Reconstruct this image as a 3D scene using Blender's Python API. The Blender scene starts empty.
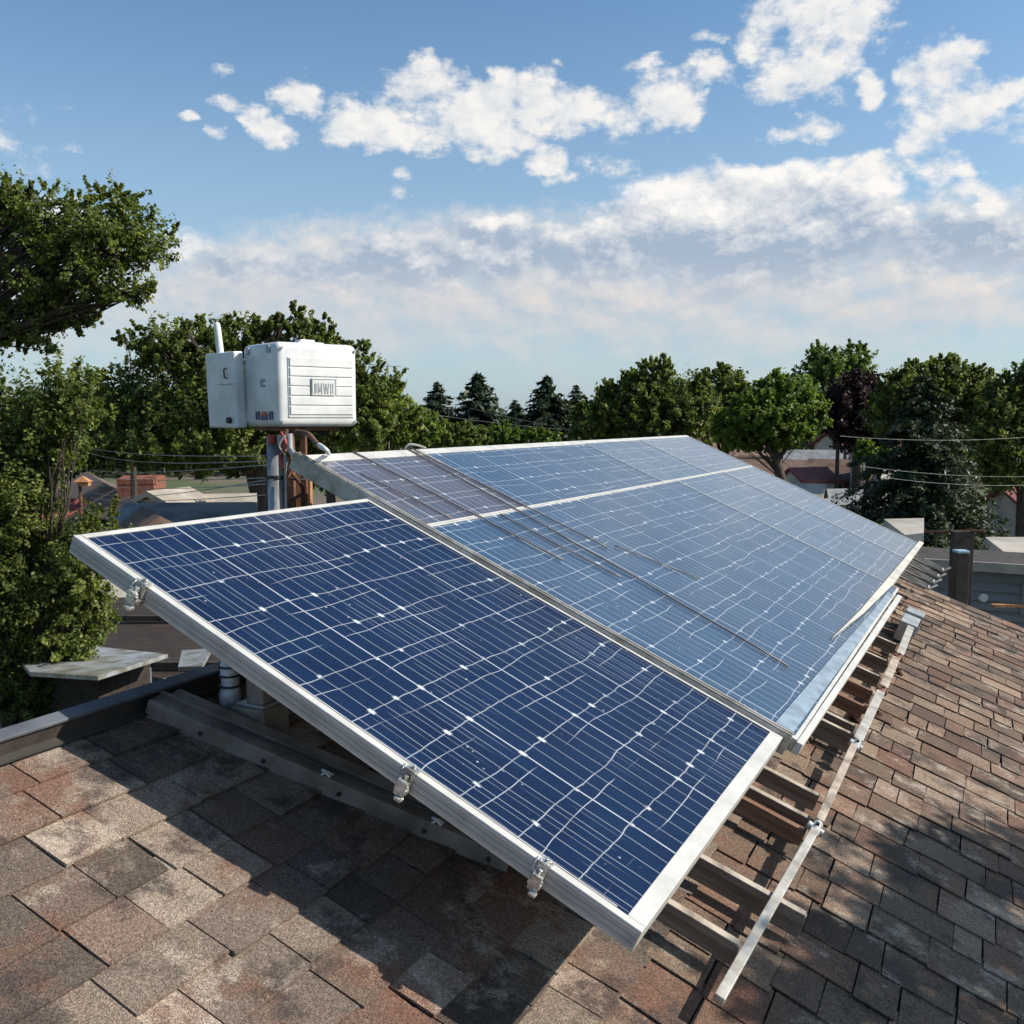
import bpy, math, random
import numpy as np
from mathutils import Vector, Matrix
R = math.radians
random.seed(7); rng = np.random.default_rng(7)
S = bpy.context.scene
COL = S.collection

# ------------------------------------------------------------------ camera
FPX, PIT = 970.7, R(5.54)
cam = bpy.data.cameras.new('camera'); cam.sensor_width = 36; cam.lens = 36*FPX/1024
cam.clip_start = .02; cam.clip_end = 4000
camo = bpy.data.objects.new('camera', cam); COL.objects.link(camo)
camo.location = (0, 0, 0); camo.rotation_euler = (R(90)-PIT, 0, 0)
S.camera = camo
S.view_settings.view_transform = 'Standard'; S.view_settings.look = 'None'
S.view_settings.gamma = 1; S.view_settings.use_curve_mapping = False
S.view_settings.exposure = 0.32
SUN_AZ, SUN_EL = R(93), R(36.5)      # azimuth clockwise from the view direction (+Y)

# ------------------------------------------------------------------ node helper
class NT:
    def __init__(s, t): s.t = t; s.N = t.nodes; s.L = t.links
    def n(s, typ, **kw):
        x = s.N.new(typ)
        for k, v in kw.items(): setattr(x, k, v)
        return x
    def put(s, sock, v):
        if isinstance(v, bpy.types.NodeSocket): s.L.new(v, sock)
        elif v is not None:
            try: sock.default_value = v
            except Exception: sock.default_value = tuple(v)+(1,)
    def m(s, op, a, b=None, c=None, clamp=False):
        x = s.n('ShaderNodeMath', operation=op, use_clamp=clamp)
        s.put(x.inputs[0], a); s.put(x.inputs[1], b); s.put(x.inputs[2], c); return x.outputs[0]
    def vm(s, op, a, b=None, out=0):
        x = s.n('ShaderNodeVectorMath', operation=op)
        s.put(x.inputs[0], a); s.put(x.inputs[1], b); return x.outputs[out]
    def noise(s, vec, scale, detail=2, rough=.5, out='Fac', dist=0, dim='3D'):
        x = s.n('ShaderNodeTexNoise', noise_dimensions=dim); s.put(x.inputs['Vector'], vec)
        x.inputs['Scale'].default_value = scale; x.inputs['Detail'].default_value = detail
        x.inputs['Roughness'].default_value = rough; x.inputs['Distortion'].default_value = dist
        return x.outputs[out]
    def ramp(s, f, stops, interp='LINEAR'):
        x = s.n('ShaderNodeValToRGB'); s.put(x.inputs[0], f); x.color_ramp.interpolation = interp
        e = x.color_ramp.elements
        while len(e) < len(stops): e.new(.5)
        for i, (p, c) in enumerate(stops):
            e[i].position = p; e[i].color = tuple(c)+(1,) if hasattr(c, '__len__') else (c, c, c, 1)
        return x.outputs[0]
    def mix(s, f, a, b, mode='MIX'):
        x = s.n('ShaderNodeMix', data_type='RGBA', blend_type=mode)
        s.put(x.inputs[0], f); s.put(x.inputs[6], a); s.put(x.inputs[7], b); return x.outputs[2]
    def sstep(s, v, a, b, lo=0, hi=1):
        x = s.n('ShaderNodeMapRange', interpolation_type='SMOOTHSTEP')
        s.put(x.inputs[0], v)
        for i, q in enumerate((a, b, lo, hi)): x.inputs[i+1].default_value = q
        return x.outputs[0]

def pix_dir(x, y):
    cp, sp = math.cos(PIT), math.sin(PIT)
    a, b = (x-512)/FPX, (512-y)/FPX
    return Vector((a, cp+b*sp, -sp+b*cp))
def at(x, y, d):                       # a real point at forward distance d (metres along +Y)
    r = pix_dir(x, y); return r*(d/r.y)

# ------------------------------------------------------------------ world: sky with clouds
w = bpy.data.worlds.new('World'); S.world = w; w.use_nodes = True
T = NT(w.node_tree); T.N.clear()
sky = T.n('ShaderNodeTexSky', sky_type='NISHITA', sun_disc=False)
sky.sun_elevation = SUN_EL; sky.sun_rotation = SUN_AZ
sky.air_density = 1.0; sky.dust_density = 1.2; sky.ozone_density = 1.6; sky.altitude = 200
tc = T.n('ShaderNodeTexCoord').outputs['Generated']
sx = T.n('ShaderNodeSeparateXYZ'); T.L.new(T.vm('NORMALIZE', tc), sx.inputs[0])
az = T.m('ARCTAN2', sx.outputs[0], sx.outputs[1]); el = T.m('ARCSINE', sx.outputs[2])
cxy = T.n('ShaderNodeCombineXYZ'); T.put(cxy.inputs[0], az); T.put(cxy.inputs[1], el)
P0 = cxy.outputs[0]
def cloud_blobs(lst):
    out = []
    for x, y, rx, ry, *k in lst:
        d = pix_dir(x, y); a = math.atan2(d.x, d.y); e = math.asin(d.z/d.length)
        out.append((a, e, 1.12*rx/FPX, 1.12*ry/FPX, k[0] if k else 1.0))
    return out
CUM = cloud_blobs([   # crisp cumulus
 (372,118,40,22),(425,98,44,30),(422,70,14,12,.8),(480,110,56,34),(545,112,52,30),(598,112,40,26),(420,132,48,16),(505,142,40,14,.8),(545,166,20,12,.75),(488,156,16,10,.7),
 (300,96,24,16,.85),(275,132,22,12,.85),(228,104,18,9,.7),(252,116,16,8,.7),(216,70,9,5,.6),(186,120,8,4,.6),(212,134,9,4,.6),
 (665,96,32,22),(690,108,20,16,.9),(708,68,22,13,.8),(640,60,26,6,.55),(610,164,28,10,.7),(400,190,9,7,.7),(402,172,10,7,.6),(705,36,18,6,.6),(556,60,6,4,.5),
 (800,14,52,26),(860,22,36,26,.9),(770,36,26,18,.9),(815,66,44,22,.95),(790,80,34,16,.9),(792,124,38,13),(872,88,14,14,.8),
 (948,70,30,26,.95),(952,105,32,28,.95),(928,140,26,22,.9),(945,165,22,16,.8),(862,156,24,8,.7),(890,165,22,8,.7),(975,190,20,12,.8),(1015,90,22,8,.5),
 (184,238,26,12,.7),(50,210,34,12,.7),(60,150,24,6,.4),(480,226,26,7,.8),
 (1200,120,120,50,.9),(1350,220,200,50,.9),(-160,120,120,50,.8),(-300,250,200,40,.9)])
BANK = cloud_blobs([  # broad veil of softer cloud
 (345,252,110,30,.9),(470,240,90,30,.85),(560,262,200,46,1),(900,262,160,44,.9),(1010,250,120,50,.9),(250,285,190,40,.85),
 (420,290,220,44,.9),(700,300,260,46,.95),(930,305,220,44,.9),(410,335,90,26,1.0),(250,300,150,40,1),(800,330,240,40,.9),(560,310,300,50,1),(600,340,180,30,.6),(180,320,120,30,.6),
 (850,350,220,34,.5),(1250,290,260,60,.9),(-150,300,260,50,.9)])
HEAP = cloud_blobs([  # big heap with bright top and grey base
 (745,238,165,60,1.3),(700,208,86,38,1.2),(828,206,72,38,1.2),(765,198,66,32,1.1),(650,225,70,40,1.1),(612,238,50,30,1),(880,225,36,22,.9),
 (500,250,84,34,1.1),(400,264,86,32,1),(330,274,60,24,.9),(975,244,90,34,1),(250,262,50,16,.8),(560,258,60,26,1),(1180,210,140,60,1),(-200,240,200,50,1)])
def field(P, blobs):
    acc = None
    for a, e, rx, ry, k in blobs:
        d = T.vm('MULTIPLY', T.vm('SUBTRACT', P, (a, e, 0)), (1/rx, 1/ry, 0))
        q = T.m('MULTIPLY_ADD', T.vm('DOT_PRODUCT', d, d, out=1), -k, k)
        acc = q if acc is None else T.m('SMOOTH_MAX', acc, q, .25)
    return T.m('MAXIMUM', acc, -1.6)
stretch = T.vm('MULTIPLY', P0, (1, 1.5, 1))
wn = T.noise(stretch, 9, 5, .55, 'Color')
warp = T.vm('ADD', T.vm('MULTIPLY', T.vm('SUBTRACT', wn, (.5, .5, .5)), (.075, .05, 0)), T.vm('MULTIPLY', T.vm('SUBTRACT', T.noise(stretch, 38, 4, .6, 'Color'), (.5, .5, .5)), (.022, .018, 0)))
PW = T.vm('ADD', P0, warp)
def cloud(P, blobs, PN, amp=1.0):
    f = field(P, blobs)
    n1 = T.noise(PN, 16, 9, .62); n2 = T.noise(PN, 60, 5, .6)
    g = T.m('ADD', T.m('MULTIPLY_ADD', n1, 3.6*amp, -1.85*amp), T.m('MULTIPLY_ADD', n2, 1.3*amp, -.65*amp))
    return T.m('ADD', f, g)
off = (.012, .020, 0)
PWo = T.vm('ADD', PW, off); SO = T.vm('ADD', stretch, off)
c0 = cloud(PW, CUM, stretch, 1.2); b0 = cloud(PW, BANK, stretch, .75); h0 = cloud(PW, HEAP, stretch, .6)
n1o = T.noise(SO, 16, 9, .62); n1 = T.noise(stretch, 16, 9, .62); nb = T.noise(stretch, 34, 6, .6); nbo = T.noise(T.vm('ADD', stretch, (.007,.012,0)), 34, 6, .6)
rel = T.m('ADD', T.m('SUBTRACT', n1, n1o), T.m('MULTIPLY', T.m('SUBTRACT', nb, nbo), .35))
a_c = T.sstep(c0, -.30, .85); a_b = T.sstep(b0, -.6, 1.0)
skyc = T.mix(1.0, sky.outputs[0], (.80, 1.03, 1.10), 'MULTIPLY')
low = T.sstep(el, R(24), R(-1))
skyc = T.mix(T.m('MULTIPLY', low, .62), skyc, (3.7, 4.4, 5.2))
K = 7.6
relief_c = T.m('MULTIPLY_ADD', rel, 2.6, .66, clamp=True)
colc = T.mix(relief_c, (K*.60, K*.66, K*.73), (K*.93, K*.90, K*.86))
relief_b = T.m('ADD', T.m('MULTIPLY_ADD', rel, 2.2, .12), T.m('MULTIPLY', T.noise(T.vm('MULTIPLY', P0, (1, 2.6, 1)), 8, 5, .55), .9), clamp=True)
bright = T.mix(T.sstep(el, R(4), R(12)), (K*.76, K*.68, K*.64), (K*.84, K*.79, K*.75))
colb = T.mix(relief_b, (K*.47, K*.55, K*.63), bright)
alpha_b = T.m('MULTIPLY', a_b, T.sstep(el, R(1.5), R(8), .2, .92))
c = T.mix(alpha_b, skyc, colb)
# the heap: lit crown, grey base that melts into the veil
dbase = pix_dir(745, 262); e0 = math.asin(dbase.z/dbase.length)
hgt = T.m('MULTIPLY_ADD', T.m('SUBTRACT', el, e0), 1/.065, .0)
hgt = T.m('ADD', hgt, T.m('MULTIPLY_ADD', n1, 1.3, -.62))
a_h = T.m('MULTIPLY', T.sstep(h0, -.05, .75), T.sstep(T.m('ADD', T.m('MULTIPLY', T.m('SUBTRACT', el, e0), 1/.05), T.m('MULTIPLY_ADD', n1, 1.0, -.5)), -1.1, .2))
edge = T.sstep(h0, 1.5, .2)
lit_h = T.m('ADD', T.m('MULTIPLY', T.sstep(hgt, .1, 1.25), .75), T.m('ADD', T.m('MULTIPLY', rel, 2.3), T.m('MULTIPLY', edge, .15)), clamp=True)
colh = T.mix(lit_h, (K*.37, K*.46, K*.58), (K*.97, K*.94, K*.90))
c = T.mix(T.m('MULTIPLY', a_h, .97), c, colh)
c = T.mix(T.m('MULTIPLY', a_c, .95), c, colc)
bg = T.n('ShaderNodeBackground'); T.put(bg.inputs[0], c); bg.inputs[1].default_value = .110
out = T.n('ShaderNodeOutputWorld'); T.L.new(bg.outputs[0], out.inputs[0])
w.cycles.sampling_method = 'MANUAL'; w.cycles.sample_map_resolution = 512

sun = bpy.data.lights.new('sun', 'SUN'); sun.energy = 5.0; sun.angle = R(.55); sun.color = (1, .93, .82)
suno = bpy.data.objects.new('sun', sun); COL.objects.link(suno)
SD = Vector((math.sin(SUN_AZ)*math.cos(SUN_EL), math.cos(SUN_AZ)*math.cos(SUN_EL), math.sin(SUN_EL)))
suno.rotation_euler = SD.to_track_quat('Z', 'Y').to_euler()

# ------------------------------------------------------------------ materials
def mat(name, col=(.5,.5,.5), rough=.6, metal=0, var=.25, scale=6, detail=6, bump=.0, bscale=60, spec=.5, col2=None, stretchv=(1,1,1)):
    m = bpy.data.materials.new(name); m.use_nodes = True; t = NT(m.node_tree)
    b = t.N['Principled BSDF']; tcn = t.n('ShaderNodeTexCoord').outputs['Object']
    p = t.vm('MULTIPLY', tcn, stretchv)
    f = t.noise(p, scale, detail, .6)
    c2 = col2 or tuple(x*(1-var) for x in col)
    t.put(b.inputs['Base Color'], t.mix(t.sstep(f, .35, .68), tuple(min(1, x*(1+var*.4)) for x in col), c2))
    t.put(b.inputs['Roughness'], t.m('MULTIPLY_ADD', t.noise(p, scale*2.3, 3), .3, rough-.15, clamp=True))
    b.inputs['Metallic'].default_value = metal; b.inputs['Specular IOR Level'].default_value = spec
    if bump:
        bn = t.n('ShaderNodeBump'); bn.inputs['Strength'].default_value = bump; bn.inputs['Distance'].default_value = .004
        t.put(bn.inputs['Height'], t.noise(p, bscale, 4)); t.L.new(bn.outputs[0], b.inputs['Normal'])
    return m
M = {}
M['alu'] = mat('painted_aluminium', (.54,.525,.49), .42, .05, .16, 9, bump=.05)
M['alu_side'] = mat('ribbed_aluminium', (.42,.39,.37), .5, .1, .2, 12)
M['alu_cream'] = mat('weathered_trim', (.55,.52,.45), .55, .1, .25, 10, bump=.1)
M['alu_dull'] = mat('dull_aluminium', (.42,.40,.37), .5, .3, .45, 14, bump=.2, col2=(.30,.27,.22))
M['galv'] = mat('galvanised_steel', (.42,.43,.43), .42, .55, .3, 10, bump=.1)
M['rail'] = mat('weathered_rail', (.27,.235,.205), .6, .2, .45, 8, bump=.2, col2=(.17,.14,.12))
M['wood'] = mat('grey_timber', (.21,.165,.13), .75, 0, .5, 5, bump=.4, bscale=30, stretchv=(.7,7,7), col2=(.12,.08,.055))
M['wood_top'] = mat('bleached_lit_timber', (.36,.31,.26), .8, 0, .6, 11, bump=.4, col2=(.17,.13,.10))  # weathered battens; on the rail tops its paleness paints in sunlight
M['wood_red'] = mat('red_brown_timber', (.20,.125,.085), .75, 0, .5, 5, bump=.4, bscale=30, stretchv=(.7,7,7), col2=(.15,.07,.04))
M['rust'] = mat('rusty_brown', (.16,.07,.035), .8, 0, .5, 14, bump=.5, col2=(.05,.025,.02))
M['orange_wood'] = mat('orange_wood', (.46,.22,.09), .7, 0, .4, 9, bump=.3, stretchv=(4,4,1), col2=(.22,.10,.05))
M['plastic'] = mat('white_plastic', (.66,.66,.645), .38, 0, .16, 7)
M['plastic_grey'] = mat('grey_groove', (.33,.34,.36), .6, 0, .1, 5)  # even grey for lettering, hinges, latch and seam
M['dark'] = mat('dark_rubber', (.03,.03,.032), .6, 0, .3, 20)
M['navy'] = mat('navy_ink', (.03,.05,.12), .5, 0, .1, 20)
M['red'] = mat('red_paint', (.45,.05,.04), .5, 0, .3, 30)
M['wire'] = mat('pale_wire', (.30,.30,.30), .5, .1, .3, 3)
M['wire_dark'] = mat('dark_wire', (.05,.05,.05), .6, 0, .3, 3)
M['rod'] = mat('brown_rod', (.25,.21,.19), .6, .2, .3, 12)
M['foil'] = mat('crumpled_foil', (.62,.60,.56), .28, .7, .5, 40, bump=1.0, bscale=90)
M['fascia'] = mat('dark_fascia', (.045,.035,.03), .75, 0, .5, 9, bump=.4)
M['cap'] = mat('slate_cap', (.12,.13,.15), .55, .2, .4, 7)
M['felt'] = mat('roof_felt', (.04,.035,.03), .9, 0, .4, 9)
M['cream_roof'] = mat('pale_roofing', (.42,.37,.31), .8, 0, .3, 1.5, bump=.2)
M['brown_roof'] = mat('brown_roofing', (.16,.10,.075), .85, 0, .4, 3, bump=.5)
M['grey_roof'] = mat('grey_roofing', (.22,.23,.24), .8, 0, .35, 2, bump=.3)
M['brick'] = mat('red_brick', (.20,.075,.05), .85, 0, .35, 10, bump=.4)
M['yellow'] = mat('ochre_wall', (.40,.31,.13), .85, 0, .3, 3, bump=.2)
M['white_wall'] = mat('pale_wall', (.52,.48,.42), .8, 0, .25, 2)
M['red_roof'] = mat('red_roof', (.23,.065,.055), .7, 0, .35, 3)
M['dark_wood'] = mat('dark_boards', (.035,.024,.018), .8, 0, .5, 5, bump=.5, stretchv=(1,5,5))
M['window'] = mat('dark_window', (.02,.025,.03), .12, 0, .3, 2)
M['metal_sheet'] = mat('pale_metal_sheet', (.50,.53,.56), .35, .5, .5, 5, bump=.3, col2=(.30,.27,.20))
M['awning'] = mat('blue_awning', (.22,.27,.36), .7, 0, .3, 4)
M['post_dark'] = mat('dark_post', (.05,.035,.03), .8, 0, .4, 6, bump=.4)
M['bluecap'] = mat('blue_cap', (.30,.42,.52), .5, 0, .2, 20)
M['wrap'] = mat('white_wrap', (.55,.57,.6), .5, .1, .35, 30, bump=.8, bscale=50)
M['asphalt'] = mat('asphalt', (.05,.05,.052), .85, 0, .3, 2, bump=.3)

def siding_mat():
    m = bpy.data.materials.new('grey_siding'); m.use_nodes = True; t = NT(m.node_tree); b = t.N['Principled BSDF']
    tcn = t.n('ShaderNodeTexCoord').outputs['Object']
    t.put(b.inputs['Base Color'], t.mix(t.noise(tcn, 2, 5), (.15,.155,.16), (.22,.225,.23)))
    b.inputs['Roughness'].default_value = .6
    return m
M['siding'] = siding_mat()

def shingle_mat(nm='asphalt_shingle', mulc=(1,1,1), spread=1.0, wear=1.0):
    m = bpy.data.materials.new(nm); m.use_nodes = True; t = NT(m.node_tree); b = t.N['Principled BSDF']
    tcn = t.n('ShaderNodeTexCoord').outputs['Object']
    geo = t.n('ShaderNodeNewGeometry').outputs['Random Per Island']
    base = t.ramp(geo, [(0,(.105,.078,.062)),(.14,(.215,.168,.130)),(.30,(.145,.110,.085)),(.42,(.29,.235,.185)),
                        (.52,(.145,.088,.066)),(.60,(.19,.145,.112)),(.74,(.080,.062,.054)),(.82,(.26,.205,.16)),(.92,(.195,.125,.095)),(1,(.32,.265,.215))])
    isl = t.m('FRACT', t.m('MULTIPLY', geo, 37.7)); iv = t.n('ShaderNodeCombineXYZ')
    for i in range(3): t.put(iv.inputs[i], t.m('MULTIPLY_ADD', isl, .9*spread, 1.0-.42*spread))
    base = t.mix(1.0, t.mix(1.0, base, iv.outputs[0], 'MULTIPLY'), mulc+(1,), 'MULTIPLY')
    # red and dark granule stains with soft edges of their own
    st = t.noise(tcn, 4.5, 7, .68)
    base = t.mix(t.sstep(st, .50, .64, 0, .8*wear), base, (.165,.082,.055))
    st2 = t.noise(t.vm('ADD', tcn, (7,3,1)), 5.5, 8, .7)
    base = t.mix(t.sstep(st2, .50, .62, 0, .85), base, (.062,.048,.042))
    st3 = t.noise(t.vm('ADD', tcn, (1,13,1)), 7, 8, .7)
    base = t.mix(t.sstep(st3, .53, .66, 0, .7), base, (.36,.30,.24))
    gr = t.noise(tcn, 430, 2, .7)
    gr2 = t.noise(tcn, 150, 3, .7)
    g = t.m('MULTIPLY', t.sstep(gr, .34, .68, .42, 1.7), t.sstep(gr2, .3, .7, .7, 1.3))
    gv = t.n('ShaderNodeCombineXYZ')
    for i in range(3): t.put(gv.inputs[i], g)
    t.put(b.inputs['Base Color'], t.mix(1.0, base, gv.outputs[0], 'MULTIPLY'))
    b.inputs['Roughness'].default_value = .9; b.inputs['Specular IOR Level'].default_value = .3
    bn = t.n('ShaderNodeBump'); bn.inputs['Strength'].default_value = .9; bn.inputs['Distance'].default_value = .003
    t.put(bn.inputs['Height'], t.m('ADD', gr, t.m('MULTIPLY', gr2, 1.2))); t.L.new(bn.outputs[0], b.inputs['Normal'])
    return m
M['shingle'] = shingle_mat()
M['shingle_right'] = shingle_mat('warm_brown_shingle', (.86,.785,.725), .55, .8)

def cell_mat(name, base, base2, tint=0.0, dust_sheen=.1, seed=0, bus=.05, row=.14, spec=.3):
    m = bpy.data.materials.new(name); m.use_nodes = True; t = NT(m.node_tree); b = t.N['Principled BSDF']
    tcn = t.vm('ADD', t.n('ShaderNodeTexCoord').outputs['Object'], (seed*.37, seed*.11, 0))
    s = t.n('ShaderNodeSeparateXYZ'); t.L.new(tcn, s.inputs[0]); x, y = s.outputs[0], s.outputs[1]
    def line(v, period, width, wob=None, phase=0.):
        a = v if wob is None else t.m('ADD', v, wob)
        q = t.m('PINGPONG', t.m('ADD', a, phase), period/2)
        return t.sstep(q, width, width*.35)          # 1 on the line
    w1 = t.m('MULTIPLY_ADD', t.noise(tcn, 3.0, 2), .012, -.006)
    w2 = t.m('ADD', t.m('MULTIPLY_ADD', t.noise(tcn, 2.5, 2, .5), .045, -.0225), t.m('MULTIPLY_ADD', t.noise(tcn, 14, 2, .6), .010, -.005))
    w3 = t.m('MULTIPLY_ADD', t.noise(t.vm('ADD', tcn, (5,5,0)), 3.5, 2, .5), .045, -.0225)
    br1 = t.sstep(t.noise(tcn, 3.1, 2), .40, .52); br2 = t.sstep(t.noise(t.vm('ADD', tcn, (9,2,0)), 2.6, 2), .5, .6)
    wid = t.noise(tcn, 9, 2)
    bl = line(x, bus, .0016, w1)
    blf = line(x, bus, .0014, w1, bus*.37)
    bl_big = line(x, bus*6, .0030, w1)
    hl = t.m('MULTIPLY', line(y, row, .0021, w2), t.m('MULTIPLY_ADD', wid, .9, .2))
    hl2 = t.m('MULTIPLY', line(y, row, .0016, w3, .045), br1)
    glint = t.m('MULTIPLY', line(y, row, .013, w2), line(x, bus*2, .0085, w1))  # glints where lines cross, painted into the cell colour
    glint = t.m('MULTIPLY', glint, t.sstep(t.noise(tcn, 13, 1), .50, .58))
    vor = t.n('ShaderNodeTexVoronoi'); t.put(vor.inputs['Vector'], tcn); vor.inputs['Scale'].default_value = 26
    glint_speck = t.m('MULTIPLY', t.sstep(vor.outputs['Distance'], .10, .04), t.sstep(t.noise(tcn, 7, 3), .5, .62))  # scattered small glints, painted as well
    L = t.m('MAXIMUM', t.m('MULTIPLY', bl, .38), t.m('MULTIPLY', hl, .66))
    L = t.m('MAXIMUM', L, t.m('MULTIPLY', hl2, .55)); L = t.m('MAXIMUM', L, t.m('MULTIPLY', bl_big, .7))
    L = t.m('MAXIMUM', L, t.m('MULTIPLY', t.m('MULTIPLY', blf, br2), .3))
    L = t.m('MAXIMUM', L, t.m('MULTIPLY', glint, .9)); L = t.m('MAXIMUM', L, t.m('MULTIPLY', glint_speck, .6))
    cells = t.n('ShaderNodeTexVoronoi', distance='CHEBYCHEV'); t.put(cells.inputs['Vector'], t.vm('MULTIPLY', tcn, (1/.15, 1/.14, 1))); cells.inputs['Scale'].default_value = 1; cells.inputs['Randomness'].default_value = .1
    cr = t.n('ShaderNodeSeparateXYZ'); t.L.new(cells.outputs['Color'], cr.inputs[0])
    cb = t.mix(t.m('MULTIPLY_ADD', cr.outputs[0], .6, t.m('MULTIPLY', t.noise(tcn, 30, 4), .4)), base, base2)
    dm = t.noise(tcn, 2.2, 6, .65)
    cb = t.mix(t.m('MULTIPLY_ADD', dm, dust_sheen*1.4, dust_sheen*.3), cb, (.30,.30,.31))  # dust grey that also paints in the whitish sheen of low-angle glass
    colr = t.mix(L, cb, (.62,.66,.70))
    t.put(b.inputs['Base Color'], colr)
    t.put(b.inputs['Roughness'], t.m('MULTIPLY_ADD', dm, .25, .10))
    b.inputs['IOR'].default_value = 1.5
    b.inputs['Specular IOR Level'].default_value = spec
    return m
M['cell_navy'] = cell_mat('navy_solar_cells', (.003,.010,.038), (.005,.018,.058), dust_sheen=.01, spec=.2)
M['cell_blue'] = cell_mat('blue_solar_cells', (.006,.036,.088), (.011,.054,.122), dust_sheen=.10, seed=3)
M['cell_far'] = cell_mat('pale_blue_solar_cells', (.014,.050,.105), (.024,.074,.14), dust_sheen=.17, seed=5, spec=.35)  # paler cells: grazing sky sheen put into the colour
M['cell_far2'] = cell_mat('greyed_solar_cells', (.020,.058,.11), (.03,.08,.14), dust_sheen=.28, seed=8, spec=.42)  # palest cells: more of the painted far-end sheen
M['cell_brown'] = cell_mat('brownish_solar_cells', (.055,.045,.06), (.040,.055,.095), dust_sheen=.12, seed=11)
M['film'] = mat('milky_film', (.24,.30,.36), .3, 0, .35, 12, bump=.3, bscale=25)

def leaf_mat(name, a, b_, tr=.35):
    m = bpy.data.materials.new(name); m.use_nodes = True; t = NT(m.node_tree); t.N.clear()
    at_ = t.n('ShaderNodeAttribute', attribute_name='rnd').outputs['Fac']
    c = t.ramp(at_, [(0, a), (.6, tuple((p+q)/2 for p, q in zip(a, b_))), (1, b_)])
    d = t.n('ShaderNodeBsdfPrincipled'); t.put(d.inputs['Base Color'], c); d.inputs['Roughness'].default_value = .5
    d.inputs['Specular IOR Level'].default_value = .35
    tl = t.n('ShaderNodeBsdfTranslucent'); t.put(tl.inputs[0], t.mix(1.0, c, (1.5,1.6,.7), 'MULTIPLY'))
    mx = t.n('ShaderNodeMixShader'); mx.inputs[0].default_value = tr
    t.L.new(d.outputs[0], mx.inputs[1]); t.L.new(tl.outputs[0], mx.inputs[2])
    o = t.n('ShaderNodeOutputMaterial'); t.L.new(mx.outputs[0], o.inputs[0]); return m
M['leaf_mid'] = leaf_mat('leaf_green', (.045,.070,.014), (.26,.29,.075), .42)
M['leaf_bright'] = leaf_mat('leaf_bright_green', (.055,.100,.016), (.24,.32,.06), .42)
M['leaf_dark'] = leaf_mat('leaf_dark_green', (.022,.038,.012), (.10,.13,.035), .3)
M['leaf_light'] = leaf_mat('leaf_light_green', (.10,.15,.035), (.22,.29,.09), .4)
M['leaf_maroon'] = leaf_mat('leaf_maroon', (.022,.010,.014), (.055,.024,.028), .2)
M['needle'] = leaf_mat('needle_dark', (.018,.034,.016), (.055,.078,.032), .15)
M['needle_mid'] = leaf_mat('needle_green', (.014,.028,.012), (.075,.098,.036), .15)
M['bark'] = mat('bark', (.075,.055,.04), .9, 0, .5, 6, bump=.8, bscale=20, stretchv=(3,3,.7))

# ------------------------------------------------------------------ mesh helpers
class MB:
    def __init__(s): s.v = []; s.f = []
    def add(s, vs, fs):
        o = len(s.v); s.v += [tuple(x) for x in vs]; s.f += [tuple(i+o for i in f) for f in fs]; return s
    def box(s, x0, x1, y0, y1, z0, z1, M4=None):
        vs = [Vector(p) for p in ((x0,y0,z0),(x1,y0,z0),(x1,y1,z0),(x0,y1,z0),(x0,y0,z1),(x1,y0,z1),(x1,y1,z1),(x0,y1,z1))]
        if M4 is not None: vs = [M4 @ p for p in vs]
        return s.add(vs, [(0,3,2,1),(4,5,6,7),(0,1,5,4),(1,2,6,5),(2,3,7,6),(3,0,4,7)])
    def quad(s, a, b, c, d): return s.add([a,b,c,d], [(0,1,2,3)])
    def tube(s, pts, rad, seg=8, cap=True):
        pts = [Vector(p) for p in pts]; n = len(pts)
        if not hasattr(rad, '__len__'): rad = [rad]*n
        o = len(s.v); ref = None
        for i, p in enumerate(pts):
            d = (pts[min(i+1, n-1)]-pts[max(i-1, 0)]).normalized()
            if ref is None: ref = d.orthogonal().normalized()
            ref = (ref - d*ref.dot(d)).normalized(); q = d.cross(ref)
            for k in range(seg):
                a = 2*math.pi*k/seg; s.v.append(tuple(p+(ref*math.cos(a)+q*math.sin(a))*rad[i]))
        for i in range(n-1):
            for k in range(seg):
                a = o+i*seg+k; b = o+i*seg+(k+1) % seg; s.f.append((a, b, b+seg, a+seg))
        if cap:
            s.f.append(tuple(o+k for k in range(seg))[::-1]); s.f.append(tuple(o+(n-1)*seg+k for k in range(seg)))
        return s
    def prism(s, poly, z0, z1, M4=None):      # polygon in xy
        n = len(poly); vs = [Vector((x, y, z0)) for x, y in poly]+[Vector((x, y, z1)) for x, y in poly]
        if M4 is not None: vs = [M4 @ p for p in vs]
        return s.add(vs, [tuple(range(n))[::-1], tuple(range(n, 2*n))]+[(i, (i+1) % n, n+(i+1) % n, n+i) for i in range(n)])
    def build(s, name, m, parent=None, bevel=0, smooth=False, loc=None):
        me = bpy.data.meshes.new(name); me.from_pydata(s.v, [], s.f); me.update()
        me.materials.append(M[m] if isinstance(m, str) else m)
        o = bpy.data.objects.new(name, me); COL.objects.link(o)
        if parent is not None: o.parent = parent
        if loc is not None:
            o.location = loc
        if bevel:
            b = o.modifiers.new('bevel', 'BEVEL'); b.width = bevel; b.segments = 2; b.limit_method = 'ANGLE'
        if smooth: me.polygons.foreach_set('use_smooth', [True]*len(me.polygons))
        return o
def tag(o, label=None, cat=None, group=None, kind=None):
    if label: o['label'] = label
    if cat: o['category'] = cat
    if group: o['group'] = group
    if kind: o['kind'] = kind
    return o
def empty(name, loc=(0,0,0), M4=None, **k):
    o = bpy.data.objects.new(name, None); COL.objects.link(o); o.empty_display_size = .1
    if M4 is not None: o.matrix_world = M4
    else: o.location = loc
    return tag(o, **k)
def frame4(x, y, z, o):
    m = Matrix.Identity(4)
    for i in range(3): m[i][0], m[i][1], m[i][2], m[i][3] = x[i], y[i], z[i], o[i]
    return m

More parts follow.
